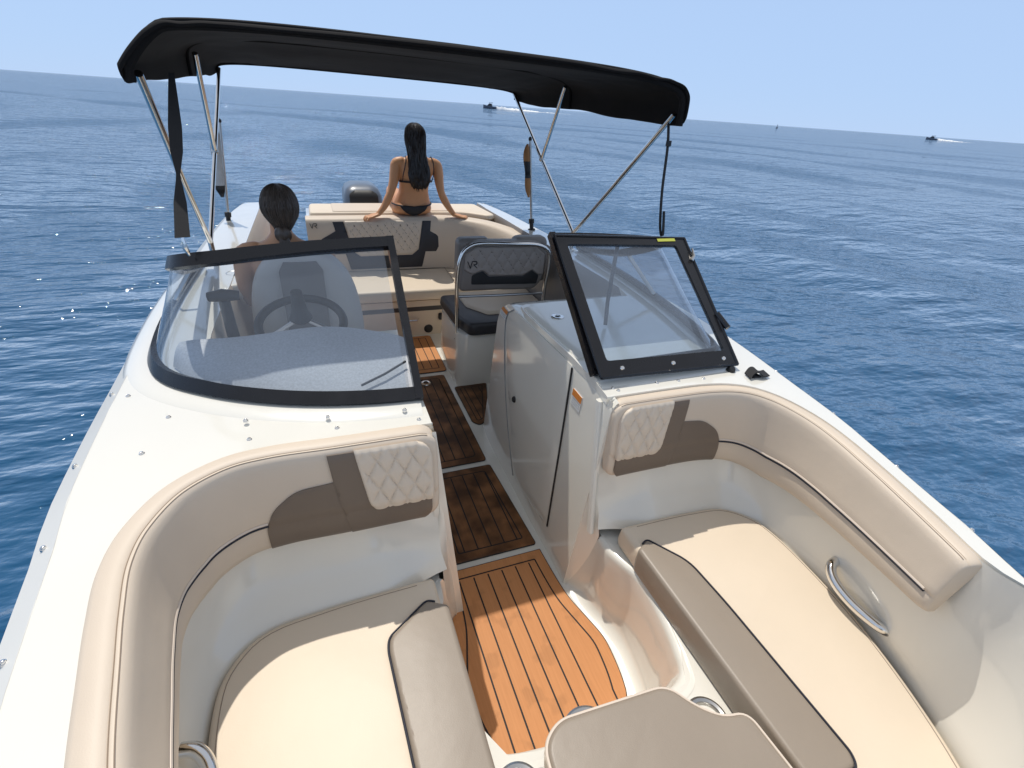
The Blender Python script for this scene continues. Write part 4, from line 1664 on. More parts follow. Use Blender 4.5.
rows = []
o = resample(dm, 0.02)
if area2(o) < 0:
    o = o[::-1]
for off, d in ((-0.11, 0.03), (-0.10, 0.01), (-0.05, -0.003), (0.0, 0.004), (0.012, 0.02), (0.018, 0.05)):
    rows.append([helm_pt(p[0], p[1], off) for p in inset(o, d)])
mb = MB().grid(rows, cv=True)
mb.cap(rows[0])
mb.cap(rows[-1])
mb.build('backrest', mat('pale_grey_vinyl', (0.46, 0.45, 0.43), 0.5, noise_scale=6, var=0.05), hs, sharp=60)
patch('centre_stripe', [(-0.095, 0.03), (0.095, 0.03), (0.095, 0.50), (0.07, 0.545), (-0.07, 0.545), (-0.095, 0.50)], lambda u, v, off: helm_pt(u, v, 0.02 + off), mat('mid_grey_vinyl', (0.17, 0.165, 0.16), 0.5, noise_scale=6, var=0.06), hs, step=0.03, h=0.004, r=0.004, rim=0.03)
mb = MB()
cushion(mb, round_poly([(-0.90, 2.42), (-0.39, 2.42), (-0.40, 2.90), (-0.89, 2.90)], 0.07), 0.42, 0.535, r=0.03, crown=0.006)
mb.build('seat_cushion', M['cream'], hs, sharp=60)
MB().lathe([(0.17, 0.0), (0.17, 0.012), (0.05, 0.03), (0.05, 0.40), (0.15, 0.42)], (-0.645, 2.64, 0.0), n=28).build('pedestal', M['steel'], hs)

# ------------------------------------------------------------------ aft bench, backrest, sun pad, transom
mb = MB()
mb.grid([[(x, y, z) for x in (-0.62, -0.3, 0.1, 0.5, 0.95)] for y, z in ((3.72, 0.0), (3.71, 0.18), (3.69, 0.315), (3.80, 0.332), (4.30, 0.332))])
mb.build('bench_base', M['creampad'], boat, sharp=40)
patch('bench_valance', [(-0.60, 0.225), (0.55, 0.225), (0.55, 0.312), (-0.60, 0.312)], lambda u, v, off: (u, 3.70 - off, v), M['char'], boat, step=0.1, h=0.004, r=0.003, rim=0.002)
MB().tube([(-0.02, 3.70, 0.155), (-0.01, 3.675, 0.155), (0.12, 3.675, 0.155), (0.13, 3.70, 0.155)], 0.007, n=8).build('locker_pull', M['chrome'], boat)
MB().box(0.30, 0.42, 3.685, 3.72, 0.135, 0.19).build('vent_slot', M['rubber'], boat, bevel=0.008)
MB().lathe([(0.0, 0.008), (0.022, 0.008), (0.034, 0.004), (0.038, -0.006)], (0.215, 3.71, 0.055), axis=(0, -1, 0), n=20).build('drain_cap', M['rubber'], boat)
t = thing('bench_cushion', 'cream seat cushion of the aft bench under the quilted backrest', 'seat cushion', (0.1, 3.9, 0.33))
mb = MB()
cushion(mb, round_poly([(-0.60, 3.66), (0.58, 3.63), (0.80, 3.50), (0.93, 3.50), (0.93, 3.95), (0.70, 4.20), (-0.60, 4.24)], [0.04, 0.06, 0.05, 0.02, 0.15, 0.12, 0.02]), 0.338, 0.42, r=0.025, crown=0.006)
mb.build('seat_pad', M['cream'], t, sharp=60)
MB().tube([(0.45, 3.665, 0.42), (0.462, 3.90, 0.4265), (0.47, 4.19, 0.4265)], 0.002, n=4).build('seam', M['stitch'], t)


def abk(x, z, off):
    """aft backrest face"""
    return (x, 4.20 + 0.055 * (z - 0.42) / 0.43 - off, z)


ab = thing('aft_backrest', 'quilted cream and charcoal backrest of the aft bench, woman sitting on top', 'backrest', (0.1, 4.25, 0.42))
mb = MB()
# path: straight across, then round the right-hand corner and forward along the side
path = catmull([(-0.635, 4.255), (-0.3, 4.255), (0.1, 4.255), (0.42, 4.25), (0.60, 4.20), (0.74, 4.08), (0.83, 3.90), (0.885, 3.70), (0.91, 3.52)], 70)
frp = frame_along(path)
prof = [(0.055, 0.425), (0.05, 0.50), (0.038, 0.60), (0.02, 0.72), (0.005, 0.79), (-0.008, 0.824), (-0.025, 0.841), (-0.06, 0.847), (-0.12, 0.847), (-0.15, 0.834), (-0.155, 0.79), (-0.155, 0.45)]
rows = []
for i, (p, n) in enumerate(frp):
    k = max(0, (i - 35) / 34)
    row = []
    for o_, z in prof:
        zz = z - 0.012 * k
        q = p + n * o_
        row.append((q.x, q.y, zz))
    rows.append(row)
mb.grid(rows)
mb.cap(rows[0])
mb.cap(rows[-1])
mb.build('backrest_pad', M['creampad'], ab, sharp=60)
fa_ = lambda u, v, off: (u, 4.20 + interp([(0.425, 0.0), (0.50, 0.005), (0.60, 0.017), (0.72, 0.035), (0.79, 0.05), (0.824, 0.063)], v) - off, v)
qp = round_poly([(-0.345, 0.825), (0.293, 0.825), (0.245, 0.60), (0.19, 0.555), (-0.24, 0.555), (-0.295, 0.60)], [0.004, 0.004, 0.03, 0.04, 0.04, 0.03])
ch = round_poly([(-0.435, 0.82), (-0.35, 0.82), (-0.30, 0.59), (-0.24, 0.545), (0.19, 0.545), (0.25, 0.59), (0.298, 0.82), (0.372, 0.82), (0.358, 0.738), (0.481, 0.675), (0.478, 0.568), (0.309, 0.57), (0.272, 0.440), (-0.33, 0.440), (-0.36, 0.57), (-0.53, 0.57), (-0.535, 0.69), (-0.42, 0.75)], 0.004, 2)
patch('charcoal_panel', ch, fa_, M['char'], ab, step=0.04, h=0.006, r=0.004, rim=0.005)
patch('quilted_panel', qp, fa_, M['quilt'], ab, step=0.008, h=0.016, r=0.012, rim=0.005, hf=quilt(0.062, 0.088, 0.009, -0.02, 0.7))
quilt_lines([tuple(p) for p in qp], 0.062, 0.088, fa_, 0.0085, -0.02, 0.7, r=0.0030).build('quilt_stitching', M['taupedark'], ab)
letters_vr('logo', lambda u, v, off: fa_(u, v, 0.003 + off), ab, -0.607, 0.775, 0.036, M['rubber'])
for pts in ([(0.578, 0.83), (0.578, 0.60)], [(0.469, 0.566), (0.468, 0.44)]):
    a, b = pts
    MB().tube([fa_(a[0] + (b[0] - a[0]) * k / 8, a[1] + (b[1] - a[1]) * k / 8, 0.004) for k in range(9)], 0.0028, n=5).build('seam', M['piping'], ab)

# moulding of the transom under the sun pad
mb = MB()
mb.grid([[(x, y, z) for y, z in ((4.40, 0.30), (4.40, 0.815), (4.86, 0.815), (4.90, 0.80), (4.93, 0.4), (4.93, 0.1))] for x in (-0.63, -0.62, -0.2, 0.2, 0.6, 0.98)])
mb.cap([(-0.63, y, z) for y, z in ((4.40, 0.30), (4.40, 0.815), (4.86, 0.815), (4.90, 0.80), (4.93, 0.4), (4.93, 0.1))])
mb.build('transom', M['gel'], boat, sharp=35)
t = thing('sun_pad', 'pale sun pad on the engine hatch behind the seated woman', 'sun pad', (0.1, 4.6, 0.81))
mb = MB()
cushion(mb, round_poly([(-0.60, 4.43), (0.72, 4.42), (0.90, 4.25), (0.97, 4.30), (0.93, 4.82), (-0.60, 4.84)], [0.03, 0.1, 0.05, 0.05, 0.06, 0.05]), 0.818, 0.861, r=0.02, crown=0.004)
mb.build('pad', M['cream'], t, sharp=60)
mb = MB()
cushion(mb, round_poly([(-0.42, 4.45), (0.60, 4.45), (0.60, 4.81), (-0.42, 4.81)], 0.03), 0.84, 0.869, r=0.012)
mb.build('centre_panel', M['creampad'], t, sharp=60)
# walk-through and swim platform on the left
MB().box(-0.985, -0.63, 4.30, 4.93, 0.30, 0.42).build('walk_through', M['gel'], boat, bevel=0.01)
MB().box(-1.0, 1.0, 4.935, 5.45, 0.18, 0.23).build('swim_platform', M['gel'], boat, bevel=0.02)
t = thing('platform_mat', 'orange teak strip on the walk-through beside the aft backrest', 'floor mat', (-0.8, 4.6, 0.42))
MB().box(-0.97, -0.645, 4.33, 4.90, 0.4205, 0.428).build('mat_sheet', M['teak'], t, bevel=0.003)
mb = MB()
for k in range(5):
    x = -0.94 + 0.06 * k
    mb.box(x, x + 0.005, 4.36, 4.87, 0.4281, 0.4288)
mb.build('caulk_lines', M['seam'], t)

# ------------------------------------------------------------------ outboard motor
om = thing('outboard_motor', 'dark grey outboard motor cowling beyond the sun pad', 'outboard motor', (-0.1, 5.3, 0.2))
mb = MB()
rows = []
for z, sx, sy in ((0.50, 0.150, 0.24), (0.56, 0.178, 0.28), (0.68, 0.186, 0.30), (0.80, 0.188, 0.30), (0.88, 0.182, 0.285), (0.935, 0.158, 0.24), (0.962, 0.11, 0.17), (0.972, 0.05, 0.08)):
    ol = round_poly([(-sx, -sy), (sx, -sy), (sx * 0.92, sy), (-sx * 0.92, sy)], 0.11 * sx / 0.18, 8)
    rows.append([(-0.10 + p[0], 5.35 + p[1], z) for p in ol])
mb.grid(rows, cv=True)
mb.cap(rows[0])
mb.cap(rows[-1])
mb.build('cowling', M['engine'], om, sharp=50)
fpl = round_poly([(-0.135, 0.70), (0.135, 0.70), (0.132, 0.90), (0.08, 0.932), (-0.08, 0.932), (-0.132, 0.90)], 0.02)
patch('front_plate', fpl, lambda u, v, off: (-0.10 + u, 5.35 - interp([(0.68, 0.30), (0.80, 0.30), (0.88, 0.285), (0.935, 0.24)], v) - off, v), M['rubber'], om, step=0.03, h=0.006, r=0.004, rim=0.03)
mb = MB().box(-0.17, -0.03, 5.22, 5.45, -0.45, 0.50)
mb.build('midsection', M['engine'], om, bevel=0.03)


# ------------------------------------------------------------------ bimini top
bt = thing('bimini_top', 'black canvas bimini top on steel tubes over the cockpit', 'bimini top', (0, 3.0, 0.95))


def bow(hw, zl, zt, n, m=56, nn=6.0, sag=1.0):
    out = []
    for i in range(m + 1):
        th = pi * i / m
        # even out the sampling
        c = cos(th)
        s_ = sin(th)
        x = hw * math.copysign(abs(c) ** (2 / nn), c)
        z = zl + (zt - zl) * (abs(s_) ** (2 / nn)) * 0.92 + (zt - zl) * 0.08 * (1 - (x / hw) ** 2) - 0.010 * x
        if x < -0.80 and sag > 0:
            z = z + sag * min(0.0, max(zl + 0.02 - 0.02 * (th / pi), zt + 0.004 - 0.140 * ((-x - 0.80) / (hw - 0.80)) ** 2.3) - z)
        out.append((x, z))
    return out


stations = [(1.985, 1.035, 1.735, 1.884), (2.0, 1.04, 1.715, 1.894), (2.03, 1.04, 1.70, 1.898), (2.3, 1.04, 1.708, 1.900), (2.7, 1.04, 1.722, 1.912), (3.15, 1.045, 1.738, 1.930), (3.6, 1.045, 1.750, 1.898), (3.95, 1.04, 1.762, 1.868), (4.10, 1.04, 1.775, 1.858), (4.13, 1.035, 1.785, 1.852)]
rows = []
ys_ = [1.985, 2.0, 2.03, 2.09] + [2.15 + 0.1 * k for k in range(18)] + [3.95, 4.03, 4.10, 4.13]
stations = [(y, sinterp([(s_[0], s_[1]) for s_ in stations], y), sinterp([(s_[0], s_[2]) for s_ in stations], y), sinterp([(s_[0], s_[3]) for s_ in stations], y)) for y in ys_]
for i, (y, hw, zl, zt) in enumerate(stations):
    r = bow(hw, zl, zt, 0, sag=max(0.0, 1 - (y - 2.0) / 1.0))
    row = []
    for j, (x, z) in enumerate(r):
        nz0 = noise.noise(Vector((x * 2.5, y * 2.2, 3.0))) * 0.012 + noise.noise(Vector((x * 7, y * 4, 8.0 + z * 5))) * 0.007 + (noise.noise(Vector((x * 16, y * 8, z * 14))) * 0.007 if abs(x) > 0.75 else 0)
        lo = max(0, abs(x) / hw - 0.9) * 10
        row.append((x + nz0 * 0.6, y + noise.noise(Vector((x * 3, z * 4, 1))) * 0.006, z + nz0))
    rows.append(row)
mb = MB()
mb.grid(rows)
inn = [[(x * 0.992, y + (0.012 if i == 0 else (-0.012 if i == len(rows) - 1 else 0)), z - 0.010) for (x, y, z) in row] for i, row in enumerate(rows)]
mb.grid(inn)
mb.grid([rows[0], inn[0]])
mb.grid([rows[-1], inn[-1]])
mb.grid([[r[0] for r in rows], [r[0] for r in inn]])
mb.grid([[r[-1] for r in rows], [r[-1] for r in inn]])
can = mb.build('canopy', M['canvas'], bt, sharp=70)
sub = can.modifiers.new('sub', 'SUBSURF')
sub.levels = 1
sub.render_levels = 1
# sleeves round the three bows
for y, hw, zl, zt in ((2.02, 1.022, 1.70, 1.884), (3.15, 1.034, 1.74, 1.928), (4.10, 1.028, 1.775, 1.853)):
    MB().tube([(x, y, z) for x, z in bow(hw, zl, zt, 0, sag=1.0 if y < 2.5 else 0.0)], 0.016 if y < 2.5 else 0.011, n=8).build('bow_sleeve', M['canvas'], bt)
MOUNT = Vector((1.10, 3.02, 0.955))
for s in (-1, 1):
    mt = Vector((s * 1.10, 3.02, 0.985))
    ft = Vector((s * 1.00, 2.04, 1.735))
    at_ = Vector((s * 1.01, 4.09, 1.81))
    MB().tube([mt, mt.lerp(ft, 0.5) + Vector((s * 0.004, 0, 0)), ft], 0.0125, n=10).build('front_leg', M['chrome'], bt)
    MB().tube([mt, at_], 0.0125, n=10).build('aft_leg', M['chrome'], bt)
    j = mt.lerp(at_, 0.50 if s > 0 else 0.48)
    md = Vector((s * 0.995, 3.16, 1.845))
    MB().tube([j, md], 0.0125, n=10).build('middle_strut', M['chrome'], bt)
    MB().ball(j, 0.02, 0.022, 0.02).build('joint', M['steel'], bt)
    mb = MB()
    zd = zdeck(1.10, 3.0)
    mb.lathe([(0.034, 0.0), (0.034, 0.006), (0.018, 0.014), (0.014, 0.05), (0.014, mt.z - zd + 0.012), (0.0, mt.z - zd + 0.014)], (mt.x, mt.y, zd), n=16)
    mb.build('deck_mount', M['chrome'], bt)
# hold-down straps
mb = MB()
top, bot = Vector((-0.93, 2.14, 1.745)), Vector((-0.93, 1.715, 1.318))
rows = []
for i in range(31):
    f_ = i / 30
    p = top.lerp(bot, f_)
    tw = rad(20 + 200 * (f_ ** 1.3))
    wd = 0.022 * abs(cos(rad(-10) + pi * (f_ - 0.0) * 0.98)) ** 0.6 + 0.006 if True else 0
    wd = interp([(0, 0.008), (0.15, 0.013), (0.35, 0.019), (0.5, 0.017), (0.64, 0.005), (0.80, 0.017), (1, 0.020)], f_)
    d = Vector((1, 0.25, 0)).normalized()
    d2 = Vector((-0.25, 1, 0)).normalized()
    rows.append([p - d * wd - d2 * 0.003, p + d * wd - d2 * 0.003, p + d * wd + d2 * 0.003, p - d * wd + d2 * 0.003])
mb.grid(rows, cv=True)
mb.cap(rows[0])
mb.cap(rows[-1])
st = mb.build('strap', M['web'], bt)
MB().tube([bot, bot + Vector((0.0, -0.004, -0.03)), bot + Vector((0.006, 0.0, -0.055))], [0.004, 0.009, 0.004], n=8).build('snap_hook', M['chrome'], st)
mb = MB()
c = catmull([(1.005, 2.075, 1.70), (1.008, 2.05, 1.60), (1.004, 2.02, 1.42), (1.006, 1.985, 1.27), (1.014, 1.965, 1.215), (1.018, 1.965, 1.235), (1.016, 1.99, 1.33)], 40)
rows = [[p + Vector((-0.007, -0.004, 0)), p + Vector((0.007, 0.0, 0)), p + Vector((0.007, 0.004, 0)), p + Vector((-0.007, 0.002, 0))] for p in c]
mb.grid(rows, cv=True)
st2 = mb.build('strap', M['web'], bt)
MB().box(0.996, 1.018, 2.040, 2.056, 1.605, 1.630).build('buckle', M['black'], st2, bevel=0.003)


# ------------------------------------------------------------------ flag staffs
def staff(base, top, label, cloth):
    t = thing('flag_staff', label, 'flag staff', base)
    b, tp = Vector(base), Vector(top)
    MB().tube([b, tp], 0.0095, n=10).build('pole', M['steel'], t)
    MB().lathe([(0.030, 0.0), (0.030, 0.006), (0.016, 0.012), (0.016, 0.05), (0.022, 0.055), (0.022, 0.085), (0.0, 0.09)], b, axis=tp - b, n=16).build('socket', M['rubber'], t)
    MB().ball(tp, 0.013, 0.013, 0.016).build('finial', M['rubber'], t)
    mb = MB()
    rows = []
    pr = (0.05, 0.62) if cloth == 'flagor' else (0.10, 0.72)
    for i in range(17):
        f_ = i / 16
        p = tp.lerp(b, pr[0] + (pr[1] - pr[0]) * f_) + Vector((-0.018, -0.004, 0))
        w_ = (0.010 + 0.022 * sin(pi * min(1, f_ * 1.05)) ** 0.7) * (1 + 0.2 * sin(9 * f_)) if i not in (0, 16) else 0.008
        w_ = w_ * (1.1 if cloth == 'flaggr' else 0.78)
        rows.append([p + Vector((cos(a) * w_ * (1 + 0.25 * sin(3 * a + f_ * 4)) - w_ * 0.6, sin(a) * w_ * 0.7, 0)) for a in [2 * pi * k / 14 for k in range(14)]])
    mb.grid(rows, cv=True)
    mb.cap(rows[0])
    mb.cap(rows[-1])
    fl = mb.build('furled_flag', M[cloth], t, sharp=60)
    for f_ in ((0.42, 0.52, 0.62) if cloth == 'flagor' else (0.93, 0.99)):
        i0 = int(f_ * 16)
        rr = [[Vector(fl_p) + (Vector(fl_p) - sum((Vector(q) for q in rows[i]), Vector()) / 14) * 0.06 for fl_p in rows[i]] for i in range(i0 - 1, min(17, i0 + 2))]
        MB().grid(rr, cv=True).build('dark_band', M['swim'], fl)
    return t


staff((-1.165, 4.18, zdeck(1.165, 4.18)), (-1.085, 4.20, 1.51), 'steel flag staff with furled grey flag beside the left bimini leg', 'flaggr')
staff((1.065, 3.66, zdeck(1.065, 3.66)), (0.995, 3.66, 1.52), 'steel flag staff with furled orange flag behind the passenger seat', 'flagor')


# ------------------------------------------------------------------ people
def bake_body(mb, name, m, parent, voxel=0.006, smooth=5, fac=0.45):
    me = bpy.data.meshes.new(name)
    me.from_pydata(mb.v, [], mb.f)
    bm = bmesh.new()
    bm.from_mesh(me)
    bmesh.ops.recalc_face_normals(bm, faces=bm.faces)
    bm.to_mesh(me)
    bm.free()
    tmp = bpy.data.objects.new('tmp', me)
    COL.objects.link(tmp)
    rm = tmp.modifiers.new('rm', 'REMESH')
    rm.mode = 'VOXEL'
    rm.voxel_size = voxel
    sm = tmp.modifiers.new('sm', 'SMOOTH')
    sm.factor = fac
    sm.iterations = smooth
    dg = bpy.context.evaluated_depsgraph_get()
    out = bpy.data.meshes.new_from_object(tmp.evaluated_get(dg))
    bpy.data.objects.remove(tmp)
    out.name = name
    out.shade_smooth()
    return link_mesh(name, out, m, parent)


def limb(mb, pts, rr, n=14):
    """tapered limb with round ends"""
    P = catmull(pts, 4 * len(pts))
    R_ = []
    m = len(P) - 1
    for i in range(len(P)):
        f_ = i / m * (len(rr) - 1)
        k = min(len(rr) - 2, int(f_))
        R_.append(rr[k] + (rr[k + 1] - rr[k]) * (f_ - k))
    mb.tube(P, R_, n=n)
    for p, r in ((P[0], R_[0]), (P[-1], R_[-1])):
        mb.ball(p, r, r, r, n=12, m=8)


def ellipse_loft(mb, rings, n=24):
    rows = []
    for cx, cy, cz, rx, ry in rings:
        rows.append([(cx + rx * cos(2 * pi * k / n), cy + ry * sin(2 * pi * k / n), cz) for k in range(n)])
    mb.grid(rows, cv=True)
    mb.cap(rows[0])
    mb.cap(rows[-1])


def hand(mb, wrist, direction, palm_n, thumb_side, s=1.0, curl=0.5):
    """palm, four fingers of different lengths and a thumb; direction = towards the fingers"""
    d = Vector(direction).normalized()
    up = Vector(palm_n).normalized()
    lat = d.cross(up).normalized() * thumb_side
    up = lat.cross(d) * thumb_side
    if up.dot(Vector(palm_n)) < 0:
        up = -up
    w = Vector(wrist)
    for k in range(4):
        off = (k - 1.5) * 0.019 * s
        b0 = w + d * 0.01 * s - lat * off * 0.6
        k0 = w + d * 0.085 * s - lat * off
        limb(mb, [b0, b0.lerp(k0, 0.5), k0], [0.015 * s, 0.013 * s, 0.0105 * s], n=8)
        ln = (0.072, 0.080, 0.074, 0.058)[k] * s
        spread = -lat * off * 0.35
        t1 = k0 + d * ln * 0.45 + spread * 0.5 + up * 0.006 * s
        t2 = t1 + (d * (1 - curl * 0.5) - up * curl).normalized() * ln * 0.32 + spread * 0.2
        t3 = t2 + (d * (1 - curl * 0.9) - up * (curl * 1.5)).normalized() * ln * 0.25
        limb(mb, [k0, t1, t2, t3], [0.0098 * s, 0.0092 * s, 0.0085 * s, 0.0072 * s], n=8)
    th0 = w + d * 0.025 * s + lat * 0.022 * s
    th1 = w + d * 0.055 * s + lat * 0.050 * s - up * 0.004 * s
    th2 = w + d * 0.085 * s + lat * 0.058 * s - up * 0.012 * s
    limb(mb, [th0, th1, th2], [0.013 * s, 0.011 * s, 0.0085 * s], n=8)


def head(mb, c, yaw=0.0, s=1.0):
    """skull, jaw, nose, ears; face looks to +Y turned by yaw"""
    rot = Matrix.Rotation(yaw, 3, 'Z')
    c = Vector(c)

    def at(x, y, z):
        return c + rot @ Vector((x * s, y * s, z * s))
    p = at(0, -0.008, 0.018)
    mb.ball(p, 0.074 * s, 0.092 * s, 0.088 * s, n=20, m=14)
    p = at(0, 0.028, -0.045)
    mb.ball(p, 0.056 * s, 0.062 * s, 0.066 * s, n=18, m=12)
    limb(mb, [at(0, 0.082, 0.012), at(0, 0.098, -0.012), at(0, 0.102, -0.026)], [0.008 * s, 0.011 * s, 0.013 * s], n=8)
    limb(mb, [at(-0.024, 0.082, -0.062), at(0, 0.090, -0.060), at(0.024, 0.082, -0.062)], [0.006 * s, 0.009 * s, 0.006 * s], n=8)
    limb(mb, [at(-0.04, 0.075, 0.022), at(0, 0.086, 0.026), at(0.04, 0.075, 0.022)], [0.010 * s, 0.010 * s, 0.010 * s], n=8)
    for q in (-1, 1):
        pe = at(q * 0.075, -0.005, -0.018)
        mb.ball(pe, 0.009 * s, 0.018 * s, 0.030 * s, n=10, m=8)


def eyes(parent, c, yaw=0.0, s=1.0):
    rot = Matrix.Rotation(yaw, 3, 'Z')
    for q in (-1, 1):
        mb = MB()
        p = Vector(c) + rot @ Vector((q * 0.031 * s, 0.074 * s, 0.0))
        mb.ball(p, 0.011 * s, 0.011 * s, 0.009 * s, n=12, m=8)
        mb.build('eye', M['teeth'], parent)


# --- woman on the backrest, facing astern, leaning on her hands
w1 = thing('person', 'woman in a black bikini with long wet dark hair sitting on the aft backrest', 'person', (0.26, 4.40, 0.86))
mb = MB()
SX, SY = 0.252, 4.42
rings1 = [(0.250, 4.43, 0.862, 0.130, 0.10), (0.250, 4.43, 0.878, 0.164, 0.125), (0.250, 4.43, 0.910, 0.174, 0.132), (0.252, 4.42, 0.950, 0.166, 0.118), (0.258, 4.405, 1.00, 0.145, 0.098),
          (0.266, 4.395, 1.05, 0.127, 0.088), (0.272, 4.387, 1.09, 0.124, 0.084), (0.280, 4.38, 1.14, 0.132, 0.087), (0.288, 4.375, 1.19, 0.143, 0.092),
          (0.294, 4.37, 1.24, 0.152, 0.090), (0.298, 4.368, 1.28, 0.150, 0.078), (0.300, 4.366, 1.305, 0.122, 0.066), (0.300, 4.365, 1.33, 0.075, 0.055), (0.300, 4.367, 1.36, 0.046, 0.048), (0.298, 4.375, 1.42, 0.044, 0.046)]
ellipse_loft(mb, rings1)
# buttocks
for q in (-1, 1):
    mb.ball((0.25 + q * 0.080, 4.40, 0.918), 0.088, 0.105, 0.062, n=18, m=12)
# bust
for q in (-1, 1):
    mb.ball((0.285 + q * 0.068, 4.445, 1.185), 0.055, 0.05, 0.055, n=14, m=10)
limb(mb, [(0.170, 4.362, 1.280), (0.128, 4.362, 1.268), (0.116, 4.357, 1.22), (0.098, 4.342, 1.14), (0.066, 4.318, 1.055)], [0.042, 0.044, 0.042, 0.037, 0.031])
limb(mb, [(0.066, 4.318, 1.055), (0.042, 4.312, 1.01), (0.0, 4.300, 0.94), (-0.050, 4.280, 0.889)], [0.031, 0.033, 0.027, 0.021])
hand(mb, (-0.050, 4.280, 0.886), (-0.9, -0.30, -0.20), (0.0, -0.1, 1), 1, 0.88, 0.55)
limb(mb, [(0.425, 4.362, 1.278), (0.462, 4.360, 1.262), (0.474, 4.355, 1.215), (0.480, 4.340, 1.13), (0.490, 4.318, 1.055)], [0.042, 0.044, 0.042, 0.037, 0.031])
limb(mb, [(0.490, 4.318, 1.055), (0.508, 4.310, 1.01), (0.546, 4.285, 0.94), (0.590, 4.262, 0.882)], [0.031, 0.033, 0.027, 0.021])
hand(mb, (0.590, 4.262, 0.880), (0.9, -0.30, -0.18), (0.0, -0.1, 1), -1, 0.88, 0.55)
# legs forward over the sun pad, shins down behind the transom
for q in (-1, 1):
    hx = 0.25 + q * 0.085
    limb(mb, [(hx, 4.46, 0.945), (hx + q * 0.012, 4.68, 0.965), (hx + q * 0.010, 4.90, 0.975)], [0.078, 0.068, 0.052])
    limb(mb, [(hx + q * 0.010, 4.90, 0.975), (hx + q * 0.01, 4.985, 0.82), (hx + q * 0.008, 5.0, 0.62), (hx + q * 0.005, 5.0, 0.36)], [0.052, 0.052, 0.046, 0.032])
    limb(mb, [(hx + q * 0.005, 4.985, 0.285), (hx + q * 0.012, 5.06, 0.272), (hx + q * 0.02, 5.16, 0.255)], [0.034, 0.032, 0.022])
    limb(mb, [(hx + q * 0.005, 5.0, 0.36), (hx + q * 0.005, 4.99, 0.285)], [0.033, 0.034])
hc1 = (0.292, 4.385, 1.462)
head(mb, hc1, 0.0, 0.98)
body1 = bake_body(mb, 'body', M['skin'], w1, 0.0052, 6)
eyes(w1, hc1, 0.0, 0.98)

# hair: cap plus a long wet curtain down the back
mb = MB()
n = 40
rows = []
cx, cy, cz = hc1
curve = [  # centre x, y, z, rx, ry
    (cx - 0.002, cy - 0.006, cz + 0.108, 0.012, 0.014), (cx - 0.002, cy - 0.010, cz + 0.101, 0.034, 0.040), (cx - 0.001, cy - 0.012, cz + 0.084, 0.055, 0.066), (cx, cy - 0.014, cz + 0.056, 0.071, 0.085), (cx, cy - 0.018, cz + 0.016, 0.078, 0.092),
    (cx + 0.000, cy - 0.026, cz - 0.030, 0.078, 0.084), (cx + 0.002, cy - 0.040, cz - 0.080, 0.072, 0.066), (cx + 0.004, cy - 0.052, cz - 0.13, 0.070, 0.052), (cx + 0.006, cy - 0.066, cz - 0.18, 0.077, 0.044),
    (cx + 0.009, cy - 0.082, cz - 0.23, 0.083, 0.036), (cx + 0.011, cy - 0.094, cz - 0.28, 0.083, 0.030), (cx + 0.011, cy - 0.095, cz - 0.32, 0.078, 0.024), (cx + 0.010, cy - 0.094, cz - 0.35, 0.068, 0.018), (cx + 0.009, cy - 0.092, cz - 0.37, 0.052, 0.010)]
for i, (x, y, z, rx, ry) in enumerate(curve):
    row = []
    for k in range(n):
        a = 2 * pi * k / n
        f_ = min(1, i / 6)
        rip = 1 + f_ * 0.05 * sin(a * 11 + i * 0.35) + f_ * 0.03 * sin(a * 23 - i * 0.6)
        front = 0.0
        px_, py_ = rx * cos(a) * rip, ry * sin(a) * rip
        # leave the face free
        if py_ > 0.045 and z < cz + 0.055:
            py_ = 0.045
        row.append((x + px_, y + py_, z + (0.012 * sin(a * 7) if i == len(curve) - 1 else 0)))
    rows.append(row)
mb.grid(rows, cv=True)
mb.cap(rows[0])
mb.cap(rows[-1])
hair1 = mb.build('hair', M['hairwet'], w1, sharp=180)
mb = MB()
for k in range(150):
    a = random.uniform(-0.5, 3.64) + pi                 # back half of the head
    pts_ = []
    sw = random.uniform(0.99, 1.06)
    e_ = random.randint(8, 13)
    for i in range(0, e_ + 1):
        x_, y_, z_, rx_, ry_ = curve[i]
        ww = a + 0.17 * sin(i * 0.8 + k)
        g_ = sw * (1 + 0.04 * sin(i * 1.1 + k * 1.7))
        pts_.append((x_ + rx_ * g_ * cos(ww), y_ + min(0.045, ry_ * g_ * sin(ww)), z_))
    c_ = catmull(pts_, 22)
    mb.tube(c_, [0.0020 + 0.0016 * min(1, q / 6) for q in range(19)] + [0.003, 0.002, 0.0008], n=4)
for k in range(46):
    a = random.uniform(-1, 1)
    x = cx + 0.010 + a * 0.074
    y = cy - 0.100 - 0.024 * sqrt(max(0, 1 - a * a)) * random.uniform(0.6, 1.1)
    z0 = cz - random.uniform(0.14, 0.27)
    z1 = cz - random.uniform(0.34, 0.405) + 0.02 * abs(a)
    dx = random.uniform(-0.014, 0.014)
    mb.tube(catmull([(x * 0.7 + 0.3 * cx, y + 0.035, z0), (x, y + 0.008, (z0 + z1) / 2), (x + dx * 0.6, y + 0.004, z1 + 0.03), (x + dx, y + 0.008, z1)], 9), [0.0055] * 5 + [0.005, 0.004, 0.003, 0.0012], n=5)
mb.build('hair_strands', M['hairwet'], hair1)


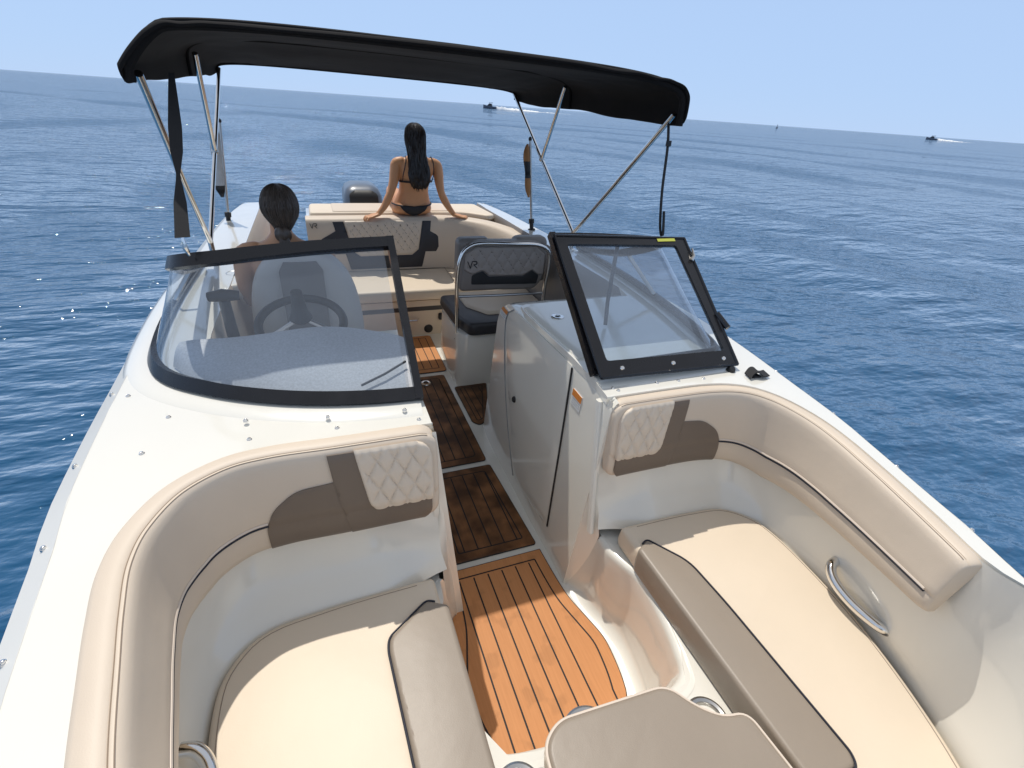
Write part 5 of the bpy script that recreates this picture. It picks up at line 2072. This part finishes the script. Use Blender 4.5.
def ring_band(rings, z0, z1, grow, a0=0, a1=2 * pi, n=40, zf=None, thick=0.003):
    """strip of cloth lying on a lofted torso"""
    def at(a, z, g):
        rx = interp([(r[2], r[3]) for r in rings], z) + g
        ry = interp([(r[2], r[4]) for r in rings], z) + g
        return (interp([(r[2], r[0]) for r in rings], z) + rx * cos(a), interp([(r[2], r[1]) for r in rings], z) + ry * sin(a), z)
    mb = MB()
    rows = []
    for k in range(n + 1):
        a = a0 + (a1 - a0) * k / n
        lo, hi = zf(a) if zf else (z0, z1)
        rows.append([at(a, lo + (hi - lo) * s / 5, grow) for s in range(6)])
    mb.grid(rows)
    return mb


# bikini: back band, shoulder straps, bottom
mb = ring_band(rings1, 1.128, 1.143, 0.004)
top_o = mb.build('bikini_top', M['swim'], w1, weld=1e-4)
so = top_o.modifiers.new('solid', 'SOLIDIFY')
so.thickness = 0.004
so.offset = 1
mb = MB()
for q, xs in ((-1, [0.165, 0.168, 0.186, 0.20]), (1, [0.405, 0.418, 0.424, 0.42])):
    zs = [1.135, 1.19, 1.25, 1.30]
    mb.tube(catmull([(xs[0], 4.306, 1.135), (xs[1], 4.284, 1.19), (xs[2], 4.288, 1.25), (xs[3], 4.31, 1.302), (xs[3] + q * -0.006, 4.36, 1.325), (xs[3] - q * 0.01, 4.42, 1.29), (0.285 + q * 0.068, 4.495, 1.20)], 30), 0.0042, n=6)
mb.build('shoulder_straps', M['swim'], top_o)


def bot_z(a):
    # rear (a = -pi/2): waist string high at the sides, cloth in the middle
    m_ = math.cos(a + pi / 2)
    side = abs(math.sin(a + pi / 2))
    hi = 0.955 - 0.012 * (1 - side) if True else 0
    lo = 0.867 + 0.078 * (min(1, side * 1.45) ** 2.0)
    return (min(lo, hi - 0.010), hi)


mb = MB()
rows = []


def hip_pt(a, z, g):
    rx = interp([(r[2], r[3]) for r in rings1], z) + g
    ry = interp([(r[2], r[4]) for r in rings1], z) + g
    x0 = interp([(r[2], r[0]) for r in rings1], z)
    y0 = interp([(r[2], r[1]) for r in rings1], z)
    x, y = x0 + rx * cos(a), y0 + ry * sin(a)
    for q in (-1, 1):
        bx, by, bz, ax_, ay_, az_ = 0.25 + q * 0.080, 4.40, 0.918, 0.088 + g, 0.105 + g, 0.062 + g
        t_ = 1 - ((x - bx) / ax_) ** 2 - ((z - bz) / az_) ** 2
        if t_ > 0 and sin(a) < 0:
            y = min(y, by - ay_ * sqrt(t_))
    return (x, y, z)


for k in range(61):
    a = 2 * pi * k / 60
    lo, hi = bot_z(a)
    rows.append([hip_pt(a, lo + (hi - lo) * s / 8, 0.004) for s in range(9)])
mb.grid(rows)
b_o = mb.build('bikini_bottom', M['swim'], w1, weld=1e-4)
so = b_o.modifiers.new('solid', 'SOLIDIFY')
so.thickness = 0.004
so.offset = 1

w1.location = (0.248, 4.40, 0.848)

# --- woman on the helm seat, facing astern
w2 = thing('person', 'woman with dark hair in a low bun sitting at the helm, seen from behind', 'person', (-0.70, 2.62, 0.535))
mb = MB()
bx = -0.715
rings2 = [(bx, 2.66, 0.538, 0.13, 0.10), (bx, 2.66, 0.56, 0.170, 0.125), (bx, 2.66, 0.60, 0.176, 0.128), (bx, 2.645, 0.65, 0.165, 0.11), (bx, 2.63, 0.72, 0.138, 0.095), (bx, 2.62, 0.78, 0.128, 0.088),
          (bx, 2.61, 0.85, 0.138, 0.092), (bx, 2.60, 0.93, 0.152, 0.096), (bx, 2.595, 1.00, 0.165, 0.092), (bx, 2.592, 1.04, 0.164, 0.080), (bx, 2.592, 1.070, 0.125, 0.066), (bx, 2.595, 1.095, 0.075, 0.055), (bx, 2.60, 1.125, 0.048, 0.05), (bx, 2.605, 1.19, 0.045, 0.047)]
ellipse_loft(mb, rings2)
for q in (-1, 1):
    mb.ball((bx + q * 0.072, 2.675, 0.94), 0.056, 0.05, 0.055, n=14, m=10)
limb(mb, [(bx - 0.13, 2.59, 1.045), (bx - 0.178, 2.59, 1.030), (bx - 0.192, 2.60, 0.97), (bx - 0.205, 2.63, 0.86), (bx - 0.200, 2.67, 0.77)], [0.043, 0.046, 0.043, 0.038, 0.032])
limb(mb, [(bx - 0.200, 2.67, 0.77), (bx - 0.17, 2.76, 0.73), (bx - 0.13, 2.87, 0.715)], [0.033, 0.032, 0.022])
hand(mb, (bx - 0.13, 2.87, 0.713), (0.25, 0.95, -0.12), (0, 0, 1), 1, 0.9, 0.35)
limb(mb, [(bx + 0.13, 2.59, 1.045), (bx + 0.178, 2.59, 1.030), (bx + 0.192, 2.60, 0.97), (bx + 0.205, 2.63, 0.86), (bx + 0.200, 2.67, 0.77)], [0.043, 0.046, 0.043, 0.038, 0.032])
limb(mb, [(bx + 0.200, 2.67, 0.77), (bx + 0.17, 2.76, 0.73), (bx + 0.13, 2.87, 0.715)], [0.033, 0.032, 0.022])
hand(mb, (bx + 0.13, 2.87, 0.713), (-0.25, 0.95, -0.12), (0, 0, 1), -1, 0.9, 0.35)
for q in (-1, 1):
    hx = bx + q * 0.085
    limb(mb, [(hx, 2.68, 0.61), (hx + q * 0.015, 2.88, 0.625), (hx + q * 0.015, 3.08, 0.62)], [0.080, 0.070, 0.054])
    limb(mb, [(hx + q * 0.015, 3.08, 0.62), (hx + q * 0.015, 3.14, 0.50), (hx + q * 0.012, 3.13, 0.32), (hx + q * 0.01, 3.10, 0.10)], [0.054, 0.054, 0.048, 0.033])
    limb(mb, [(hx + q * 0.01, 3.10, 0.11), (hx + q * 0.01, 3.09, 0.045)], [0.033, 0.035])
    limb(mb, [(hx + q * 0.01, 3.09, 0.045), (hx + q * 0.015, 3.17, 0.035), (hx + q * 0.02, 3.27, 0.024)], [0.034, 0.032, 0.020])
hc2 = (bx + 0.012, 2.612, 1.235)
head(mb, hc2, rad(-8), 0.97)
body2 = bake_body(mb, 'body', M['skin2'], w2, 0.0058, 6)
eyes(w2, hc2, rad(-8), 0.97)
mb = MB()
cx, cy, cz = hc2
rows = []
curve = [(cx, cy - 0.008, cz + 0.109, 0.012, 0.014), (cx, cy - 0.010, cz + 0.102, 0.036, 0.042), (cx, cy - 0.012, cz + 0.085, 0.058, 0.070), (cx, cy - 0.014, cz + 0.056, 0.074, 0.092), (cx, cy - 0.018, cz + 0.020, 0.083, 0.100),
         (cx, cy - 0.024, cz - 0.012, 0.079, 0.090), (cx + 0.002, cy - 0.038, cz - 0.042, 0.064, 0.070), (cx + 0.004, cy - 0.052, cz - 0.070, 0.044, 0.048), (cx, cy - 0.060, cz - 0.094, 0.030, 0.036), (cx, cy - 0.062, cz - 0.104, 0.016, 0.02)]
n = 48
for i, (x, y, z, rx, ry) in enumerate(curve):
    row = []
    for k in range(n):
        a = 2 * pi * k / n
        rip = 1 + 0.022 * sin(a * 13 + i * 0.4) + 0.014 * sin(a * 29 - i * 0.5)
        px_, py_ = rx * cos(a) * rip, ry * sin(a) * rip
        if py_ > 0.050 and z < cz + 0.055:
            py_ = 0.050
        row.append((x + px_, y + py_, z))
    rows.append(row)
mb.grid(rows, cv=True)
mb.cap(rows[0])
mb.cap(rows[-1])
hair2 = mb.build('hair', M['hairdark'], w2, sharp=180)
mb = MB()
rows = []
for i in range(13):
    f_ = i / 12
    a0 = -pi / 2 + pi * f_
    rr = cos(a0)
    row = []
    for k in range(26):
        a = 2 * pi * k / 26
        rip = 1 + 0.10 * sin(5 * a + 6 * f_) + 0.05 * sin(11 * a)
        row.append((cx + 0.036 * max(rr, 0.02) * cos(a) * rip, cy - 0.092 + 0.034 * max(rr, 0.02) * sin(a) * rip, cz - 0.100 + 0.040 * sin(a0)))
    rows.append(row)
mb.grid(rows, cv=True)
mb.cap(rows[0])
mb.cap(rows[-1])
mb.build('hair_bun', M['hairdark'], hair2, sharp=180)
mb = MB()
for k in range(150):
    a = random.uniform(-0.6, 3.74) + pi
    pts_ = []
    sw = random.uniform(0.98, 1.01)
    for i in range(0, len(curve)):
        x_, y_, z_, rx_, ry_ = curve[i]
        ww = a + 0.06 * sin(i * 0.7 + k)
        g_ = sw * (1 + 0.02 * sin(i * 1.3 + k * 1.7))
        pts_.append((x_ + rx_ * g_ * cos(ww), y_ + min(0.05, ry_ * g_ * sin(ww)), z_))
    mb.tube(catmull(pts_, 20), [0.0012 + 0.0012 * sin(pi * q / 19) for q in range(20)], n=4)
mb.build('hair_strands', M['hairdark'], hair2)
mb = MB()
for k in range(14):
    a = random.uniform(-1, 1)
    mb.tube(catmull([(cx + 0.02 * a, cy - 0.115, cz - 0.115), (cx + 0.028 * a, cy - 0.122, cz - 0.14), (cx + 0.036 * a + random.uniform(-0.006, 0.006), cy - 0.112, cz - random.uniform(0.15, 0.175))], 7), [0.004, 0.004, 0.0035, 0.003, 0.0025, 0.002, 0.001], n=5)
mb.build('hair_ends', M['hairdark'], hair2)
mb = ring_band(rings2, 0.895, 0.915, 0.004)
t2 = mb.build('swim_top', M['swim'], w2, weld=1e-4)
so = t2.modifiers.new('solid', 'SOLIDIFY')
so.thickness = 0.004
so.offset = 1


# ------------------------------------------------------------------ far boats, wakes, buoy
def far_boat(name, label, loc, heading, L, hull_m, wake_len, cab=True):
    t = thing(name, label, 'boat', loc)
    d = Vector((cos(heading), sin(heading), 0))
    s = Vector((-d.y, d.x, 0))
    o = Vector(loc)
    mb = MB()
    rows = []
    for f_, w_, zt in ((-0.5, 0.17, 0.14), (-0.3, 0.18, 0.15), (0.0, 0.175, 0.17), (0.25, 0.13, 0.20), (0.42, 0.06, 0.235), (0.5, 0.005, 0.26)):
        p = o + d * L * f_
        row = [p + s * L * w_ + Vector((0, 0, L * zt)), p + s * L * w_ * 0.85 + Vector((0, 0, L * 0.04)), p + Vector((0, 0, -L * 0.05)), p - s * L * w_ * 0.85 + Vector((0, 0, L * 0.04)), p - s * L * w_ + Vector((0, 0, L * zt))]
        rows.append(row)
    mb.grid(rows, cv=True)
    mb.cap(rows[0])
    mb.build('hull', hull_m, t)
    rows = []
    for h_, a_, b_, w_ in ((0.16, -0.18, 0.22, 0.13), (0.22, -0.17, 0.18, 0.125), (0.33, -0.14, 0.08, 0.11), (0.345, -0.13, 0.06, 0.10)):
        rows.append([o + d * L * a_ + s * L * w_ + Vector((0, 0, L * h_)), o + d * L * b_ + s * L * w_ * 0.8 + Vector((0, 0, L * h_)), o + d * L * b_ - s * L * w_ * 0.8 + Vector((0, 0, L * h_)), o + d * L * a_ - s * L * w_ + Vector((0, 0, L * h_))])
    mb = MB().grid(rows, cv=True)
    mb.cap(rows[-1])
    mb.build('cabin', M['windowdark'], t, flat=True)
    mb = MB()
    rows = [[o + d * L * a_ + s * L * w_ + Vector((0, 0, L * h_)) for a_, w_ in ((-0.22, 0.12), (0.08, 0.11), (0.08, -0.11), (-0.22, -0.12))] for h_ in (0.40, 0.42)]
    mb.grid(rows, cv=True)
    mb.cap(rows[0])
    mb.cap(rows[1])
    for a_, w_ in ((-0.2, 0.1), (-0.2, -0.1), (0.05, 0.1), (0.05, -0.1)):
        p = o + d * L * a_ + s * L * w_
        mb.tube([p + Vector((0, 0, L * 0.15)), p + Vector((0, 0, L * 0.41))], L * 0.006, n=5)
    mb.build('roof', hull_m, t, flat=True)
    # wake: churned foam mound
    mb = MB()
    nn = 60
    rows = []
    for i in range(nn):
        f_ = i / (nn - 1)
        p = o - d * (L * 0.42 + wake_len * f_)
        wd = L * (0.14 + 0.55 * f_ ** 0.7) * (0.75 + 0.5 * noise.noise(Vector((i * 0.6, 3, L))))
        hg = L * (0.16 * (1 - f_) ** 1.6 + 0.012) * (0.8 + 0.9 * abs(noise.noise(Vector((i * 0.9, 7, L))))) * (1 - f_ ** 4)
        if f_ > 0.55 and noise.noise(Vector((i * 0.5, 11, L))) > 0.05:
            hg *= 0.25
        rows.append([p + s * wd + Vector((0, 0, -0.3)), p + s * wd * 0.6 + Vector((0, 0, hg * 0.55)), p + Vector((0, 0, hg)), p - s * wd * 0.6 + Vector((0, 0, hg * 0.5)), p - s * wd + Vector((0, 0, -0.3))])
    mb.grid(rows)
    return t, mb


t, mb = far_boat('motor_boat', 'small dark motor boat with canopy on the horizon, trailing a white wake', (95, 287, SEA_Z), rad(162), 7.2, M['darkhull'], 42)
tag(mb.build('boat_wake', M['foam'], None), 'long white wake behind the dark boat on the horizon under the bimini', 'wake', kind='stuff')
t, mb = far_boat('speed_boat', 'tiny far speedboat throwing spray near the right end of the horizon', (396, 241, SEA_Z), rad(118), 6.5, M['darkhull'], 20)
tag(mb.build('boat_wake', M['foam'], None), 'short white spray behind the tiny speedboat at far right', 'wake', kind='stuff')
t = thing('marker_buoy', 'tiny dark marker buoy on the sea right of the bimini', 'buoy', (335, 316, SEA_Z))
MB().lathe([(0.0, -0.5), (0.75, -0.3), (0.8, 0.2), (0.45, 0.9), (0.2, 1.2), (0.15, 2.1), (0.0, 2.2)], (335, 316, SEA_Z), n=14).build('float', M['darkhull'], t)
MB().ball((335, 316, SEA_Z + 2.3), 0.25, 0.25, 0.25).build('top_mark', M['rubber'], t)
